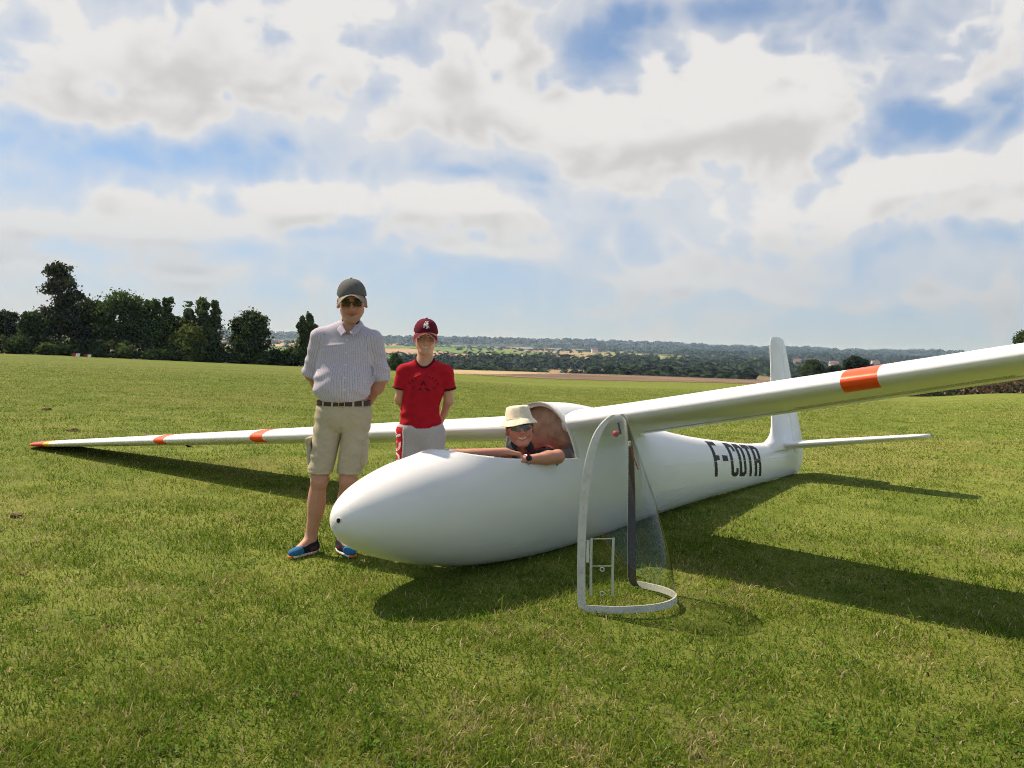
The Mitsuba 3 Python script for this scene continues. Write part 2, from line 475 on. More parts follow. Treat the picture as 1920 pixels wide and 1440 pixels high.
def grass(n, seed):
    g = np.random.default_rng(seed)
    r = (2.45 ** .12 + g.random(n) * (75 ** .12 - 2.45 ** .12)) ** (1 / .12)
    a = np.radians(g.uniform(-42, 42, n))
    # clumps: pull some blades towards tuft centres
    x, y = r * np.sin(a), r * np.cos(a)
    p = np.stack([x, y, 0 * x], 1)
    cl = meshkit.fbm(p * 3.1 + 5, 3, 61)
    dry = meshkit.fbm(p * np.array([1.3, 1.3, 1]) + 11, 4, 62)
    dry2 = meshkit.fbm(p * 7 + 2, 2, 63)
    keep = g.random(n) < (.62 + .55 * smooth(.3, .7, cl)) * smooth(78, 30, r)
    x, y, r, cl, dry, dry2 = (q[keep] for q in (x, y, r, cl, dry, dry2))
    n = len(x)
    h = (.011 + .028 * g.random(n) ** 1.6 + .018 * smooth(.45, .75, cl) * g.random(n)) * (1 + .004 * r)
    tall = g.random(n) < .006
    h = np.where(tall, h * 1.9 + .02, h)
    w = (.0014 + .0024 * g.random(n)) * np.maximum(1, r / 5.0) ** .85
    lean = g.normal(0, .62, (n, 2)) * h[:, None]
    th = g.uniform(0, 2 * np.pi, n)
    dx, dy = np.cos(th) * w, np.sin(th) * w
    z = land(x, y) - .003
    b0 = np.stack([x - dx, y - dy, z], 1)
    b1 = np.stack([x + dx, y + dy, z], 1)
    mid = np.stack([x + lean[:, 0] * .38, y + lean[:, 1] * .38, z + h * .62], 1)
    m0, m1 = mid - np.stack([dx, dy, 0 * dx], 1) * .75, mid + np.stack([dx, dy, 0 * dx], 1) * .75
    tip = np.stack([x + lean[:, 0], y + lean[:, 1], z + h * .95], 1)
    near = r < 7.5
    V, F, C = [], [], []
    u = g.random(n)
    deep, mid_c, yel, straw = np.array([.098, .165, .018]), np.array([.155, .235, .028]), np.array([.240, .268, .056]), np.array([.50, .42, .25])
    t = np.clip(.12 + .85 * smooth(.30, .72, .45 * dry2 + .55 * dry) + g.normal(0, .22, n), 0, 1)[:, None]
    c = np.where(t < .5, deep + (mid_c - deep) * t * 2, mid_c + (yel - mid_c) * (t * 2 - 1))
    isdry = u < .075 + .30 * smooth(.52, .70, dry) * smooth(.4, .62, dry2) + .05 * (h < .02)
    c = np.where(isdry[:, None], straw * (.55 + .7 * g.random(n)[:, None]), c)
    c = np.where((g.random(n) < .004)[:, None], np.array([.10, .045, .03]), c)
    # far blades: one triangle; near blades: two segments
    f = ~near
    k = int(f.sum())
    V.append(np.stack([b0[f], b1[f], tip[f]], 1).reshape(-1, 3)); C.append(np.repeat(c[f], 3, 0))
    F.append(np.arange(3 * k).reshape(-1, 3))
    k2 = int(near.sum())
    V.append(np.stack([b0[near], b1[near], m0[near], m1[near], tip[near]], 1).reshape(-1, 3)); C.append(np.repeat(c[near], 5, 0))
    o = 3 * k + 5 * np.arange(k2)[:, None]
    F.append(np.concatenate([o + [0, 1, 3], o + [0, 3, 2], o + [2, 3, 4]]))
    return np.vstack(V), np.vstack(F), np.vstack(C)


v, f, c = grass(GRASS_N, 4)
add('grass', (v, f), 'grass_blade', color=c, smooth=True, label='short mown grass blades, green with straw-coloured patches', kind='stuff')
# broad-leaved weeds: rosettes of clover and plantain pressed into the turf
g = np.random.default_rng(8)
V, F, C, o = [], [], [], 0
for i in range(420):
    r = math.exp(g.uniform(math.log(2.5), math.log(9)))
    a = math.radians(g.uniform(-40, 40))
    cx, cy = r * math.sin(a), r * math.cos(a)
    cz = float(land(cx, cy))
    for j in range(g.integers(4, 9)):
        t, L, w = g.uniform(0, 2 * np.pi), g.uniform(.012, .035), g.uniform(.006, .011)
        d = np.array([math.cos(t), math.sin(t), 0]); s = np.array([-d[1], d[0], 0]); h = g.uniform(.012, .032)
        b = np.array([cx, cy, cz]) + d * g.uniform(0, .05)
        V.append(np.array([b + [0, 0, h * .5], b + d * L * .5 + s * w + [0, 0, h], b + d * L + [0, 0, h * .9], b + d * L * .5 - s * w + [0, 0, h]]))
        F.append(np.array([[0, 1, 2], [0, 2, 3]]) + o); o += 4
        C.append(np.tile(np.array([.085, .155, .028]) * g.uniform(.7, 1.5), (4, 1)))
add('clover_leaves', (np.vstack(V), np.vstack(F)), 'grass_blade', color=np.vstack(C), smooth=True, label='low clover and weed leaves among the grass', kind='stuff')
mat('clover_pink', (0.24, 0.075, 0.09), 0.9, 0.1)
FLOWERS = [(-2.74, 4.72, 'pink clover head at the left edge of the grass'), (-1.86, 3.91, 'pink clover head left of the shoe and nearer the camera'), (-1.47, 4.02, 'dull red clover head in the grass ahead of the nose shadow'), (-.80, 3.20, 'pink clover head low in the left half of the grass'),
           (.19, 3.99, 'reddish clover head left of the canopy foot, in front of the shadow'), (1.40, 5.21, 'clover head at the edge of the wing shadow right of the canopy'), (1.99, 3.89, 'pink clover head in the right foreground grass')]
for x, y, lb in FLOWERS:
    hd_ = ico((x, y, float(land(x, y)) + .034), (.0065, .0065, .006), 2, .5, int(abs(x) * 100))
    k = add('clover_flower', hd_, 'clover_pink', smooth=False, label=lb, category='flower', group='clover flowers in the grass')
    add('stalk', tube([(x, y, float(land(x, y))), (x + .003, y, float(land(x, y)) + .03)], .0013, 5), 'grass_stalk' if 'grass_stalk' in scene else mat('grass_stalk', (.10, .16, .03), .8, .2), k)
mat('earth', mikit.proc(lambda p, n, uv: mikit.mix((.11, .08, .045), (.16, .12, .065), mikit.fbm(p.x * 20, p.y * 20, p.z * 20, 3))), .95, .1)
for x, y, s, lb in [(-8.87, 16.11, .09, 'small brown molehill far out in the grass at left'), (-6.41, 12.34, .08, 'brown earth heap in the grass above the right wing tip'), (-3.72, 6.34, .045, 'small brown earth clod at the left edge below the wing tip shadow')]:
    add('molehill', ico((x, y, float(land(x, y)) + .01), (s, s * .8, s * .42), 3, .7, int(s * 100)), 'earth', smooth=True, label=lb, category='molehill', group='molehills')

# ------------------------------------------------------------------ trees and hedges round the field
scene['leaf'] = {'type': 'principledthin', 'base_color': VC, 'roughness': .6, 'diff_trans': .9, 'spec_trans': 0.0, 'eta': 1.35}
scene['far_leaf'] = {'type': 'twosided', 'b': {'type': 'diffuse', 'reflectance': VC}}
mat('bark', mikit.proc(lambda p, n, uv: mikit.mix((.07, .055, .042), (.12, .10, .08), mikit.fbm(p.x * 6, p.y * 6, p.z * 2, 3))), .95, .1)


def quads(C, N, size, g, aspect=.7):
    """Leaf clusters: one bent diamond each at C facing roughly N."""
    n = len(C)
    a = np.cross(N, g.normal(size=(n, 3)))
    a /= np.linalg.norm(a, axis=1, keepdims=True) + 1e-9
    b = np.cross(N, a)
    s = size[:, None]
    V = np.stack([C + a * s, C + b * s * aspect + N * s * .22, C - a * s, C - b * s * aspect + N * s * .22], 1).reshape(-1, 3)
    o = 4 * np.arange(n)[:, None]
    return V, np.concatenate([o + [0, 1, 2], o + [0, 2, 3]])


def crown(lobes, per, size, g, color, spread=.35, fill=.55):
    """Leaves spread through lobes (centre, radii, weight); thicker towards each lobe's skin, broken into sprays."""
    Cs, Ns = [], []
    for c, r, wgt in lobes:
        n = int(per * wgt)
        d = g.normal(size=(n, 3)); d /= np.linalg.norm(d, axis=1, keepdims=True)
        rad = (fill + (1.05 - fill) * g.random(n) ** .8) * np.where(g.random(n) < .26, g.uniform(1, 1.5, n), 1)
        lump = 1 + spread * 3 * (meshkit.fbm(d * 2.2 + np.asarray(c)[None] * .7, 3, int(g.integers(1000))) - .5)
        Cs.append(np.asarray(c) + d * np.asarray(r) * (rad * lump)[:, None])
        Ns.append(d * .6 + g.normal(size=(n, 3)) * .6 + [0, 0, .25])
    C, N = np.vstack(Cs), np.vstack(Ns)
    hole = meshkit.fbm(C * .9 / max(size * 2.2, .1) * .45, 2, 71)
    ok = hole > .33
    C, N = C[ok], N[ok]
    N /= np.linalg.norm(N, axis=1, keepdims=True)
    V, F = quads(C, N, size * g.uniform(.55, 1.3, len(C)), g)
    tone = g.uniform(.65, 1.35, len(C)) * (.75 + .5 * meshkit.fbm(C * .8, 2, 72))
    col = np.asarray(color) * tone[:, None]
    col = col * (1 + g.normal(0, .06, (len(C), 3)))
    return V, F, np.clip(np.repeat(col, 4, 0), .004, .5)


def tree(name, x, y, h, w, kind, color, label, group=None, lift=.12, dense=1.0, seed=0, size=None, category='tree'):
    g = np.random.default_rng(seed + 100)
    z0 = float(land(x, y)) - .05
    t = thing(name, label, category, group)
    B = np.array([x, y, z0])
    size = size or max(.10, .017 * h + .06)
    lobes, limbs = [], []
    if kind == 'round':
        for i in range(34):
            a, q = g.uniform(0, 2 * np.pi), g.uniform(.22, .86)
            rr = w * .5 * math.sin(math.pi * min(1, q * .92 + .06)) ** .6 * g.uniform(.25, .72)
            lobes.append(((rr * math.cos(a), rr * math.sin(a), h * q), (w * .155, w * .155, h * .095), .62))
        lobes.append(((0, 0, h * .86), (w * .22, w * .22, h * .13), .9))
        lobes.append(((0, 0, h * .45), (w * .38, w * .38, h * .36), 2.5))
    elif kind == 'tall':      # a tall loose birch
        for i in range(20):
            q = g.uniform(.28, .97)
            a = g.uniform(0, 2 * np.pi)
            wid = w * .5 * (1.0 - .30 * max(0, q - .45) / .5) * g.uniform(.10, .85)
            lobes.append(((wid * math.cos(a), wid * math.sin(a), h * q), (w * .19, w * .19, h * .06), .8))
        lobes.append(((0, 0, h * .40), (w * .33, w * .33, h * .26), 2.0))
    elif kind == 'upright':   # several rising leaders
        for i in range(8):
            a = g.uniform(0, 2 * np.pi); top = h * g.uniform(.74, 1.0); off = w * g.uniform(.06, .30)
            for q in np.linspace(.30, .95, 6):
                lobes.append(((off * math.cos(a) * (1 + .5 * q) + g.normal() * w * .05, off * math.sin(a) * (1 + .5 * q), top * q), (w * .14 * (1.15 - .55 * q), w * .14 * (1.15 - .55 * q), h * .06), .55))
        lobes.append(((0, 0, h * .36), (w * .42, w * .42, h * .28), 2.5))
    else:                     # bush
        for i in range(9):
            a, q = g.uniform(0, 2 * np.pi), g.uniform(.1, .7)
            rr = w * .5 * g.uniform(.1, .85)
            lobes.append(((rr * math.cos(a), rr * math.sin(a), h * q), (w * .22, w * .22, h * .30), 1.0))
        lobes.append(((0, 0, h * .42), (w * .34, w * .34, h * .44), 1.5))
    V, F, C = crown(lobes, 260 * dense, size, g, color)
    V[:, 2] = np.maximum(V[:, 2], .02 * h + .3 * size * g.random(len(V)))
    add('crown', (V + B, F), 'leaf', t, color=C)
    tr = [B + [0, 0, -.2], B + [w * .01, 0, h * .25], B + [-w * .01, w * .01, h * .55], B + [0, 0, h * .84]]
    ms = [tube(tr, np.array([.026, .020, .013, .004]) * h * (.6 if kind == 'bush' else 1), 8)]
    for c, r, wg in lobes[:12]:
        c = np.asarray(c)
        s = B + [0, 0, max(.15 * h, c[2] * .55)]
        ms.append(tube([s, (s + B + c) / 2 + [0, 0, .02 * h], B + c], np.array([.009, .006, .002]) * h, 6))
    add('trunk', join(*ms), 'bark', t, smooth=True)
    return t


def at(az, D):
    az = az * .966
    return D * math.sin(math.radians(az)), D * math.cos(math.radians(az))


DK, MD, LT, YL = (.055, .085, .028), (.070, .110, .034), (.095, .130, .052), (.130, .165, .040)
TREES = [('tree', -32.2, 150, 7.2, 7.0, 'round', (.030, .044, .022), 'dark tree at the left edge of the view, apart from the row'),
         ('birch_tree', -29.2, 128, 12.6, 6.8, 'tall', (.060, .072, .040), 'tall loose grey-green birch, tallest of the tree row'),
         ('tree', -30.6, 127, 6.0, 4.6, 'round', DK, 'low dark tree at the foot of the tall birch, on its left'),
         ('tree', -25.8, 130, 10.0, 9.2, 'round', MD, 'broad round-topped dark tree just right of the tall birch'),
         ('tree', -27.7, 131, 8.6, 6.0, 'round', DK, 'dark filler tree between the birch and the broad round tree'),
         ('tree', -23.5, 127, 9.6, 5.6, 'upright', MD, 'pointed leafy tree in the middle of the tree row'),
         ('tree', -21.9, 124, 5.6, 4.6, 'bush', YL, 'low yellow-green tree in the dip of the row'),
         ('tree', -20.6, 126, 9.7, 6.2, 'upright', LT, 'lighter green tree with two uneven leaders near the row\'s right end'),
         ('tree', -22.4, 130, 6.8, 5.4, 'round', DK, 'dark tree behind the yellow-green one in the dip'),
         ('tree', -17.9, 127, 8.2, 6.8, 'round', DK, 'rounded dark tree that ends the row on the right'),
         ('tree', -14.1, 126, 8.0, 4.4, 'upright', LT, 'slim young tree rising behind the man\'s shoulder'),
         ('bush', -8.15, 136, 2.9, 2.4, 'bush', MD, 'small dark bush at the field edge between man and boy'),
         ('tree', 20.3, 235, 6.6, 7.2, 'round', DK, 'dark tree just right of the tail fin'),
         ('tree', 21.6, 232, 5.2, 6.0, 'round', (.026, .040, .016), 'lower dark tree between the fin and the tall clump'),
         ('tree', 22.8, 228, 8.0, 8.0, 'round', (.030, .046, .016), 'tallest dark tree right of the fin above the wing'),
         ('tree', 32.6, 150, 10.6, 6.4, 'round', MD, 'tree rising behind the left wing at the right edge')]
for i, (nm, az_, D, h, w, kd, cl, lb) in enumerate(TREES):
    x, y = at(az_, D)
    tree(nm, x, y, h * .96, w * .96, kd, cl, lb, 'trees around the airfield' if nm == 'tree' else None, dense=2.1, seed=i * 7, size=.21 if D < 200 else .36, category='bush' if nm == 'bush' else 'tree')
# the row of low hedge bushes along the edge
HED = [(-31.4, 2.2, 3.5), (-29.9, 1.6, 3.0), (-28.4, 1.8, 3.2), (-27.0, 1.9, 3.0), (-25.4, 2.2, 3.6), (-24.0, 1.8, 3.4), (-22.7, 2.0, 3.4), (-21.4, 2.1, 3.0), (-20.0, 2.0, 3.4), (-18.6, 1.8, 3.0), (-17.4, 1.9, 3.4), (-16.2, 2.4, 3.4), (-15.2, 3.0, 3.2), (-14.0, 2.6, 3.2), (-12.8, 2.2, 3.0),
       (-11.6, 1.2, 2.6)]
lab = ['leftmost', 'second from the left', 'third from the left', 'fourth from the left', 'fifth from the left', 'sixth from the left', 'seventh from the left', 'eighth from the left', 'ninth from the left', 'tenth from the left', 'eleventh from the left', 'twelfth from the left', 'fourth from the right', 'third from the right', 'second from the right', 'rightmost']
for i, ((az_, h, w), lb) in enumerate(zip(HED, lab)):
    x, y = at(az_, float(EDGE_D(az_)) - 2.0)
    tree('hedge_bush', x, y, h, w, 'bush', [(.055, .085, .028), (.085, .125, .038), (.048, .074, .026)][i % 3], 'low hedge bush under the tree row, ' + lb + ' of the row', 'low bushes under the tree row', dense=.8, seed=300 + i, size=.24, category='bush')
# undergrowth joining them, and the scrub bank at the right edge
g = np.random.default_rng(21)
Cc, Nn = [], []
for az_ in np.linspace(-40, -12, 5200):
    D = float(EDGE_D(az_)) + g.uniform(-2, 3)
    x, y = at(az_, D)
    Cc.append((x, y, float(land(x, y)) + g.uniform(0, 2.3 if -33 < az_ < -17.6 else 1.1)))
    Nn.append(g.normal(size=3))
Cc, Nn = np.array(Cc), np.array(Nn); Nn /= np.linalg.norm(Nn, axis=1, keepdims=True)
v, f = quads(Cc, Nn, .30 * g.uniform(.5, 1.2, len(Cc)), g)
add('undergrowth', (v, f), 'leaf', color=np.repeat(np.array([.040, .055, .024]) * g.uniform(.6, 1.4, (len(Cc), 1)), 4, 0), label='dark undergrowth and long grass along the left field edge', kind='stuff')
Cc, Nn, Kc = [], [], []
for az_ in np.linspace(26.0, 44, 3200):
    D = float(EDGE_D(az_)) + g.uniform(-1, 4)
    x, y = at(az_, D)
    top = 1.3 * smooth(26.5, 29.5, az_) + .25
    Cc.append((x, y, float(land(x, y)) + g.uniform(0, top)))
    Nn.append(g.normal(size=3))
    Kc.append(np.array([.16, .105, .07]) if g.random() < .55 * smooth(28, 29.5, az_) else np.array([.045, .055, .024]))
Cc, Nn = np.array(Cc), np.array(Nn); Nn /= np.linalg.norm(Nn, axis=1, keepdims=True)
v, f = quads(Cc, Nn, .28 * g.uniform(.5, 1.2, len(Cc)), g)
add('scrub', (v, f), 'leaf', color=np.repeat(np.array(Kc) * g.uniform(.6, 1.4, (len(Cc), 1)), 4, 0), label='brown scrub and bramble bank at the right field edge', kind='stuff')

# ------------------------------------------------------------------ far woods, hedgerows and houses in the valley
HOUSE_AT = {5.7: 2350, 19.25: 1900, 20.4: 2050, 21.5: 1850, 24.0: 2150, 25.9: 1950}      # bearing -> distance
CLEAR = [(a, d) for a, d in HOUSE_AT.items()] + [(.9, 2900), (2.9, 2850)]
FARV, FARF, FARC, fo = [], [], [], 0


def puff(x, y, h, w, n, g, color):
    """One far tree: n leaf sprays over a dome."""
    global fo
    d = g.normal(size=(n, 3)); d[:, 2] = np.abs(d[:, 2]) * 1.1; d /= np.linalg.norm(d, axis=1, keepdims=True)
    lump = g.uniform(.72, 1.08, n)
    C = np.array([x, y, float(land(x, y))]) + d * lump[:, None] * np.array([w / 2, w / 2, h]) 
    N = d + g.normal(size=(n, 3)) * .20 + [0, 0, .5]; N /= np.linalg.norm(N, axis=1, keepdims=True)
    V, F = quads(C, N, w * .26 * g.uniform(.6, 1.25, n), g, .8)
    FARV.append(V); FARF.append(F + fo); fo += len(V)
    FARC.append(np.repeat(np.asarray(color) * g.uniform(.75, 1.2, (n, 1)) * g.uniform(.8, 1.2), 4, 0))


def flush(key, label):
    global fo
    add(key, (np.vstack(FARV), np.vstack(FARF)), 'far_leaf', color=np.clip(np.vstack(FARC), .004, .4), label=label, kind='stuff')
    FARV.clear(); FARF.clear(); FARC.clear(); fo = 0


g = np.random.default_rng(33)
WOOD = (.033, .053, .024)
for i in range(1500):        # the belt of trees below the field edge
    az_ = g.uniform(-14, 40)
    D = g.uniform(470, 760)
    if meshkit.fbm(np.array([[az_ / 3, D / 160, 1.0]]), 2, 90)[0] < .40 + .10 * (D > 640):
        continue
    x, y = at(az_, D)
    puff(x, y, g.uniform(5, 9) * (1.0 if az_ > 5 else .62), g.uniform(6, 10), 46, g, np.array(WOOD) * (1.2 if g.random() < .2 else 1))
flush('wood_belt', 'belt of dark trees below the far edge of the airfield')
hed = []
for k in range(46):          # hedgerows and tree lines among the fields
    az_, D = g.uniform(-22, 34), math.exp(g.uniform(math.log(900), math.log(3300)))
    x, y = at(az_, D)
    L, th = g.uniform(120, 420) * D / 1500, g.normal(0, .35)
    for q in np.linspace(-.5, .5, int(18)):
        if g.random() < .25:
            continue
        puff(x + math.cos(th) * L * q, y + math.sin(th) * L * q + g.normal() * 6, g.uniform(3, 8), g.uniform(10, 20) * D / 1800, 12, g, WOOD)
flush('hedgerows', 'hedgerows and lines of trees between the far fields')
for i in range(9000):        # woods scattered over the valley, thick to the right and on the ridge
    az_ = g.uniform(-46, 46)
    D = math.exp(g.uniform(math.log(850), math.log(6200)))
    x, y = at(az_, D)
    if any(abs(az_ - a) < .55 and d - 700 < D < d + 40 for a, d in CLEAR):
        continue
    m = meshkit.fbm(np.array([[x / 420, y / 800, 3.0]]), 3, 91)[0]
    right = float(smooth(2, 11, az_))
    east_gap = .10 * math.exp(-((az_ - 12) / 6) ** 2 - ((D - 1450) / 450) ** 2)
    th = .74 - .30 * right - .32 * float(smooth(3200, 3700, D)) + east_gap
    if m < th:
        continue
    puff(x, y, g.uniform(7, 13) * (1 + D / 9000), max(12, D / 120) * g.uniform(.8, 1.4), 18, g, np.array(WOOD) * (1.25 if g.random() < .3 else 1))
flush('far_woodland', 'woods of the far valley side and the ridge on the skyline')
mat('far_wall', (.62, .58, .52), .9, .1)
mat('far_roof', (.22, .12, .085), .9, .1)
mat('far_roof_grey', (.30, .31, .33), .8, .2)


def house(name, az_, D, L, W, H, rot, roof, label, group=None):
    x, y = at(az_, D)
    z = float(land(x, y))
    R = rotz(rot)
    k = thing(name, label, 'house' if name != 'barn' else 'barn', group)
    wv, wf = box((0, 0, H / 2 - .5), (L, W, H + 1))
    gab = np.array([(sx * L / 2, sy * W / 2, H) for sx in (-1, 1) for sy in (-1, 1)] + [(sx * L / 2, 0, H + W * .42) for sx in (-1, 1)])
    gf = np.array([[0, 1, 4], [3, 2, 5]])
    m = join((wv, wf), (gab, gf))
    add('wall', (m[0] @ R.T + [x, y, z], m[1]), 'far_wall', k)
    o = .4
    rf = np.array([(-L / 2 - o, -W / 2 - o, H - o * .7), (L / 2 + o, -W / 2 - o, H - o * .7), (L / 2 + o, 0, H + W * .42 + .25), (-L / 2 - o, 0, H + W * .42 + .25), (-L / 2 - o, W / 2 + o, H - o * .7), (L / 2 + o, W / 2 + o, H - o * .7)])
    ff = np.array([[0, 1, 2], [0, 2, 3], [3, 2, 5], [3, 5, 4]])
    add('roof', (rf @ R.T + [x, y, z], ff), roof, k)


HOUSES = [('barn', .9, 2900, 42, 16, 6, 4, 'far_roof_grey', 'pale long farm barn on the left-hand far fields, left of two', None), ('barn', 2.9, 2850, 48, 18, 6, -6, 'far_roof_grey', 'pale long farm barn on the far fields, right of two', None)]
hs_ = list(HOUSE_AT.items())
lab = ['white far-off house standing alone on the valley side left of the tail fin', 'pale far-off house just right of the tail fin, first of five', 'pale far-off house right of the tail fin, second of five', 'pale far-off house right of the tail fin, third of five, above the dark trees', 'pale far-off house right of the tail fin, fourth of five', 'pale far-off house right of the tail fin, last of five']
for (a_, d_), lb in zip(hs_, lab):
    HOUSES.append(('house', a_, d_, 17, 11, 7, g.uniform(-40, 40), 'far_roof', lb, 'far-off houses in the valley'))
for hse in HOUSES:
    house(*hse)

# two red and white airfield markers by the tree row
mat('marker_white', (.72, .70, .66), .7, .3)
mat('marker_red', (.30, .045, .03), .7, .3)
for az_, D, lb in ((-28.28, 118, 'low red and white field marker by the tree row, left of two'), (-27.62, 118, 'low red and white field marker by the tree row, right of two')):
    x, y = at(az_, D)
    z = float(land(x, y))
    k = thing('field_marker', lb, 'marker', 'red and white field markers')
    s = .62 if az_ < -28 else .52
    for sx, m_, nm in ((-1, 'marker_red', 'red_panel'), (1, 'marker_white', 'white_panel')):
        q = np.array([(0, -.32, 0), (.62 * sx, -.32, 0), (.80 * sx, 0, .66), (0, 0, .66), (0, .32, 0), (.62 * sx, .32, 0)]) * s
        ff = np.array([[0, 1, 2], [0, 2, 3], [4, 5, 2], [4, 2, 3], [1, 5, 2], [0, 4, 3]])
        add(nm, (q @ rotz(-az_ * .6).T + [x, y, z], ff), m_, k)

# ------------------------------------------------------------------ the glider: coordinates (metres aft of the nose, to its left, up)
A_O = np.array([-0.924, 4.3896, 0.4484])
A_M = np.array([[0.6065, 0.7947, -0.0233], [0.7878, -0.5968, 0.1522], [-0.1070, 0.1107, 0.9881]])


def ac(v):
    return A_O + np.asarray(v, float) @ A_M


def acm(m):
    v, f = m
    return ac(v), np.asarray(f)[:, ::-1]


mat('white_gelcoat', mikit.proc(lambda p, n, uv: mikit.mix((0.685, 0.70, 0.71), (0.63, 0.64, 0.645), mikit.smoothstep(0.45, 0.8, mikit.fbm(p.x * 3, p.y * 3, p.z * 5, 4)) * 0.5)), 0.28, 0.5, clearcoat=0.8, clearcoat_gloss=0.93)
mat('signal_orange', (0.86, 0.085, 0.012), 0.3, 0.5, clearcoat=0.6, clearcoat_gloss=0.9)
mat('tip_red', (0.62, 0.05, 0.03), 0.35, 0.5)
mat('tip_yellow', (0.75, 0.42, 0.03), 0.35, 0.5)
mat('black_vinyl', (0.010, 0.010, 0.012), 0.5, 0.25)
mat('rubber', (0.018, 0.018, 0.018), 0.8, 0.3)
mat('steel', (0.45, 0.45, 0.46), 0.35, 0.5, metallic=0.9)
mat('cockpit_grey', mikit.proc(lambda p, n, uv: mikit.mix((0.27, 0.265, 0.26), (0.20, 0.195, 0.19), mikit.fbm(p.x * 40, p.y * 40, p.z * 40, 3))), 0.7, 0.3)
mat('tan_leather', mikit.proc(lambda p, n, uv: mikit.mix((0.40, 0.245, 0.165), (0.30, 0.175, 0.115), mikit.smoothstep(0.35, 0.7, mikit.fbm(p.x * 22, p.y * 22, p.z * 14, 4)))), 0.6, 0.4)
mat('frame_grey', mikit.proc(lambda p, n, uv: mikit.mix((0.54, 0.55, 0.52), (0.48, 0.49, 0.46), mikit.smoothstep(0.4, 0.75, mikit.fbm(p.x * 30, p.y * 30, p.z * 18, 4)))), 0.5, 0.4)

PROF = np.array([  # s, top, bottom, half width, waterline
    (0.00, .000, .000, .000, .000), (0.012, .046, -.046, .046, .000), (0.05, .092, -.090, .093, .002), (.10, .130, -.126, .134, .004), (.20, .184, -.177, .190, .008), (.31, .226, -.222, .232, .012),
    (.50, .282, -.283, .279, .020), (.80, .343, -.350, .316, .03), (1.10, .440, -.392, .328, .04), (1.45, .545, -.416, .330, .05), (1.75, .604, -.424, .326, .06), (1.93, .618, -.424, .322, .06),
    (2.20, .612, -.418, .312, .06), (2.6, .570, -.404, .290, .05), (3.0, .490, -.380, .262, .045), (3.5, .392, -.352, .228, .03), (4.08, .300, -.330, .195, .015), (5.0, .200, -.308, .152, -.03), (5.57, .150, -.300, .126, -.06),
    (6.3, .108, -.288, .092, -.08), (6.85, .080, -.278, .060, -.09), (7.02, .070, -.272, .045, -.09)])
_t = np.sqrt(PROF[:, 0])
PR = [PchipInterpolator(_t, PROF[:, i]) for i in range(1, 5)]
COAM = PchipInterpolator([.79, .83, .90, 1.0, 1.2, 1.45, 1.75, 1.95], [.345, .325, .300, .279, .250, .228, .212, .206])
S0, S1 = 0.80, 1.93


def section(s, alpha, inset=0.0):
    """alpha from -pi (top, right side round) over 0 (keel) to pi"""
    s = np.asarray(s, float)
    t = np.sqrt(s)
    top, bot, hw, zc = (p(t) for p in PR)
    top, bot, hw = top - inset, bot + inset, hw - inset
    sa, ca = np.sin(alpha), np.cos(alpha)
    low = ca > 0
    n = np.where(low, 2.25, 2.0 + 0.15 * smooth(0, .6, s))
    y = hw * np.sign(sa) * np.abs(sa) ** (2 / n)
    z = zc - np.where(low, zc - bot, top - zc) * np.sign(ca) * np.abs(ca) ** (2 / n)
    return np.stack([np.broadcast_to(s, y.shape), y, z], -1)


def alpha_at(s, zlev, inset=0.0):
    a = np.linspace(0.2, np.pi, 4000)
    z = section(np.full_like(a, s), a, inset)[:, 2]
    k = np.argmax(z >= zlev) if (z >= zlev).any() else len(a) - 1
    return a[k]


K = 120
s_front = (np.linspace(0, 1, 44) ** 2) * S0
s_front[0] = 1e-6
s_open = S0 + (np.linspace(0, 1, 60) ** 1.7) * (S1 - S0)
s_rear = np.concatenate([np.linspace(S1, 3.0, 26), np.linspace(3.0, 7.02, 60)[1:]])
u = np.linspace(-1, 1, K)
g1 = np.array([section(np.full(K, s), u * np.pi) for s in s_front])
g1[..., 0] += .026 * np.maximum(0, 1 - g1[..., 0] / .40) ** 2       # the tip is blunt
a_open = np.array([alpha_at(s, COAM(s)) if s > S0 else np.pi for s in s_open])
g2 = np.array([section(np.full(K, s), u * a) for s, a in zip(s_open, a_open)])
g3 = np.array([section(np.full(K, s), u * np.pi) for s in s_rear])
INS = 0.016
a_in = np.array([alpha_at(s, COAM(s) + 0.001, INS) if s > S0 + .01 else np.pi for s in s_open])
g2i = np.array([section(np.full(K, s), u * a, INS) for s, a in zip(s_open, a_in)])
rim = [grid_mesh(np.stack([g2[:, e], g2i[:, e]], 1)) for e in (0, -1)]
KH = 90
uh = np.linspace(a_open[-1], 2 * np.pi - a_open[-1], KH)
wrap = lambda a: np.where(a > np.pi, a - 2 * np.pi, a)
hoop = grid_mesh(np.stack([section(np.full(KH, S1), wrap(uh)), section(np.full(KH, S1 + .004), wrap(uh), 0.030)], 1))
tailcap = grid_mesh(np.stack([g3[-1], g3[-1] * [1, .0, 1] + [0.02, 0, 0]], 1))
glider = thing('glider', 'white single-seat glider resting on its right wingtip in the grass, pilot in its open cockpit', 'glider')
add('fuselage', weld(acm(join(grid_mesh(g1), grid_mesh(g2), grid_mesh(g3), *rim, hoop, tailcap))), 'white_gelcoat', glider, smooth=48)
s_lin = np.concatenate([[.30, .45, .6, .7], s_open[1:], np.linspace(S1, 2.34, 8)[1:]])
a_lin = np.concatenate([[np.pi] * 4, a_in[1:], [np.pi] * 7])
lin = np.array([section(np.full(K, s), u * a, INS + .001) for s, a in zip(s_lin, a_lin)])
bulk = grid_mesh(np.stack([lin[-1], lin[-1] * 0 + [2.34, 0, 0.1]], 1))
add('cockpit_lining', acm(join(grid_mesh(lin), bulk)), 'cockpit_grey', glider, smooth=40)
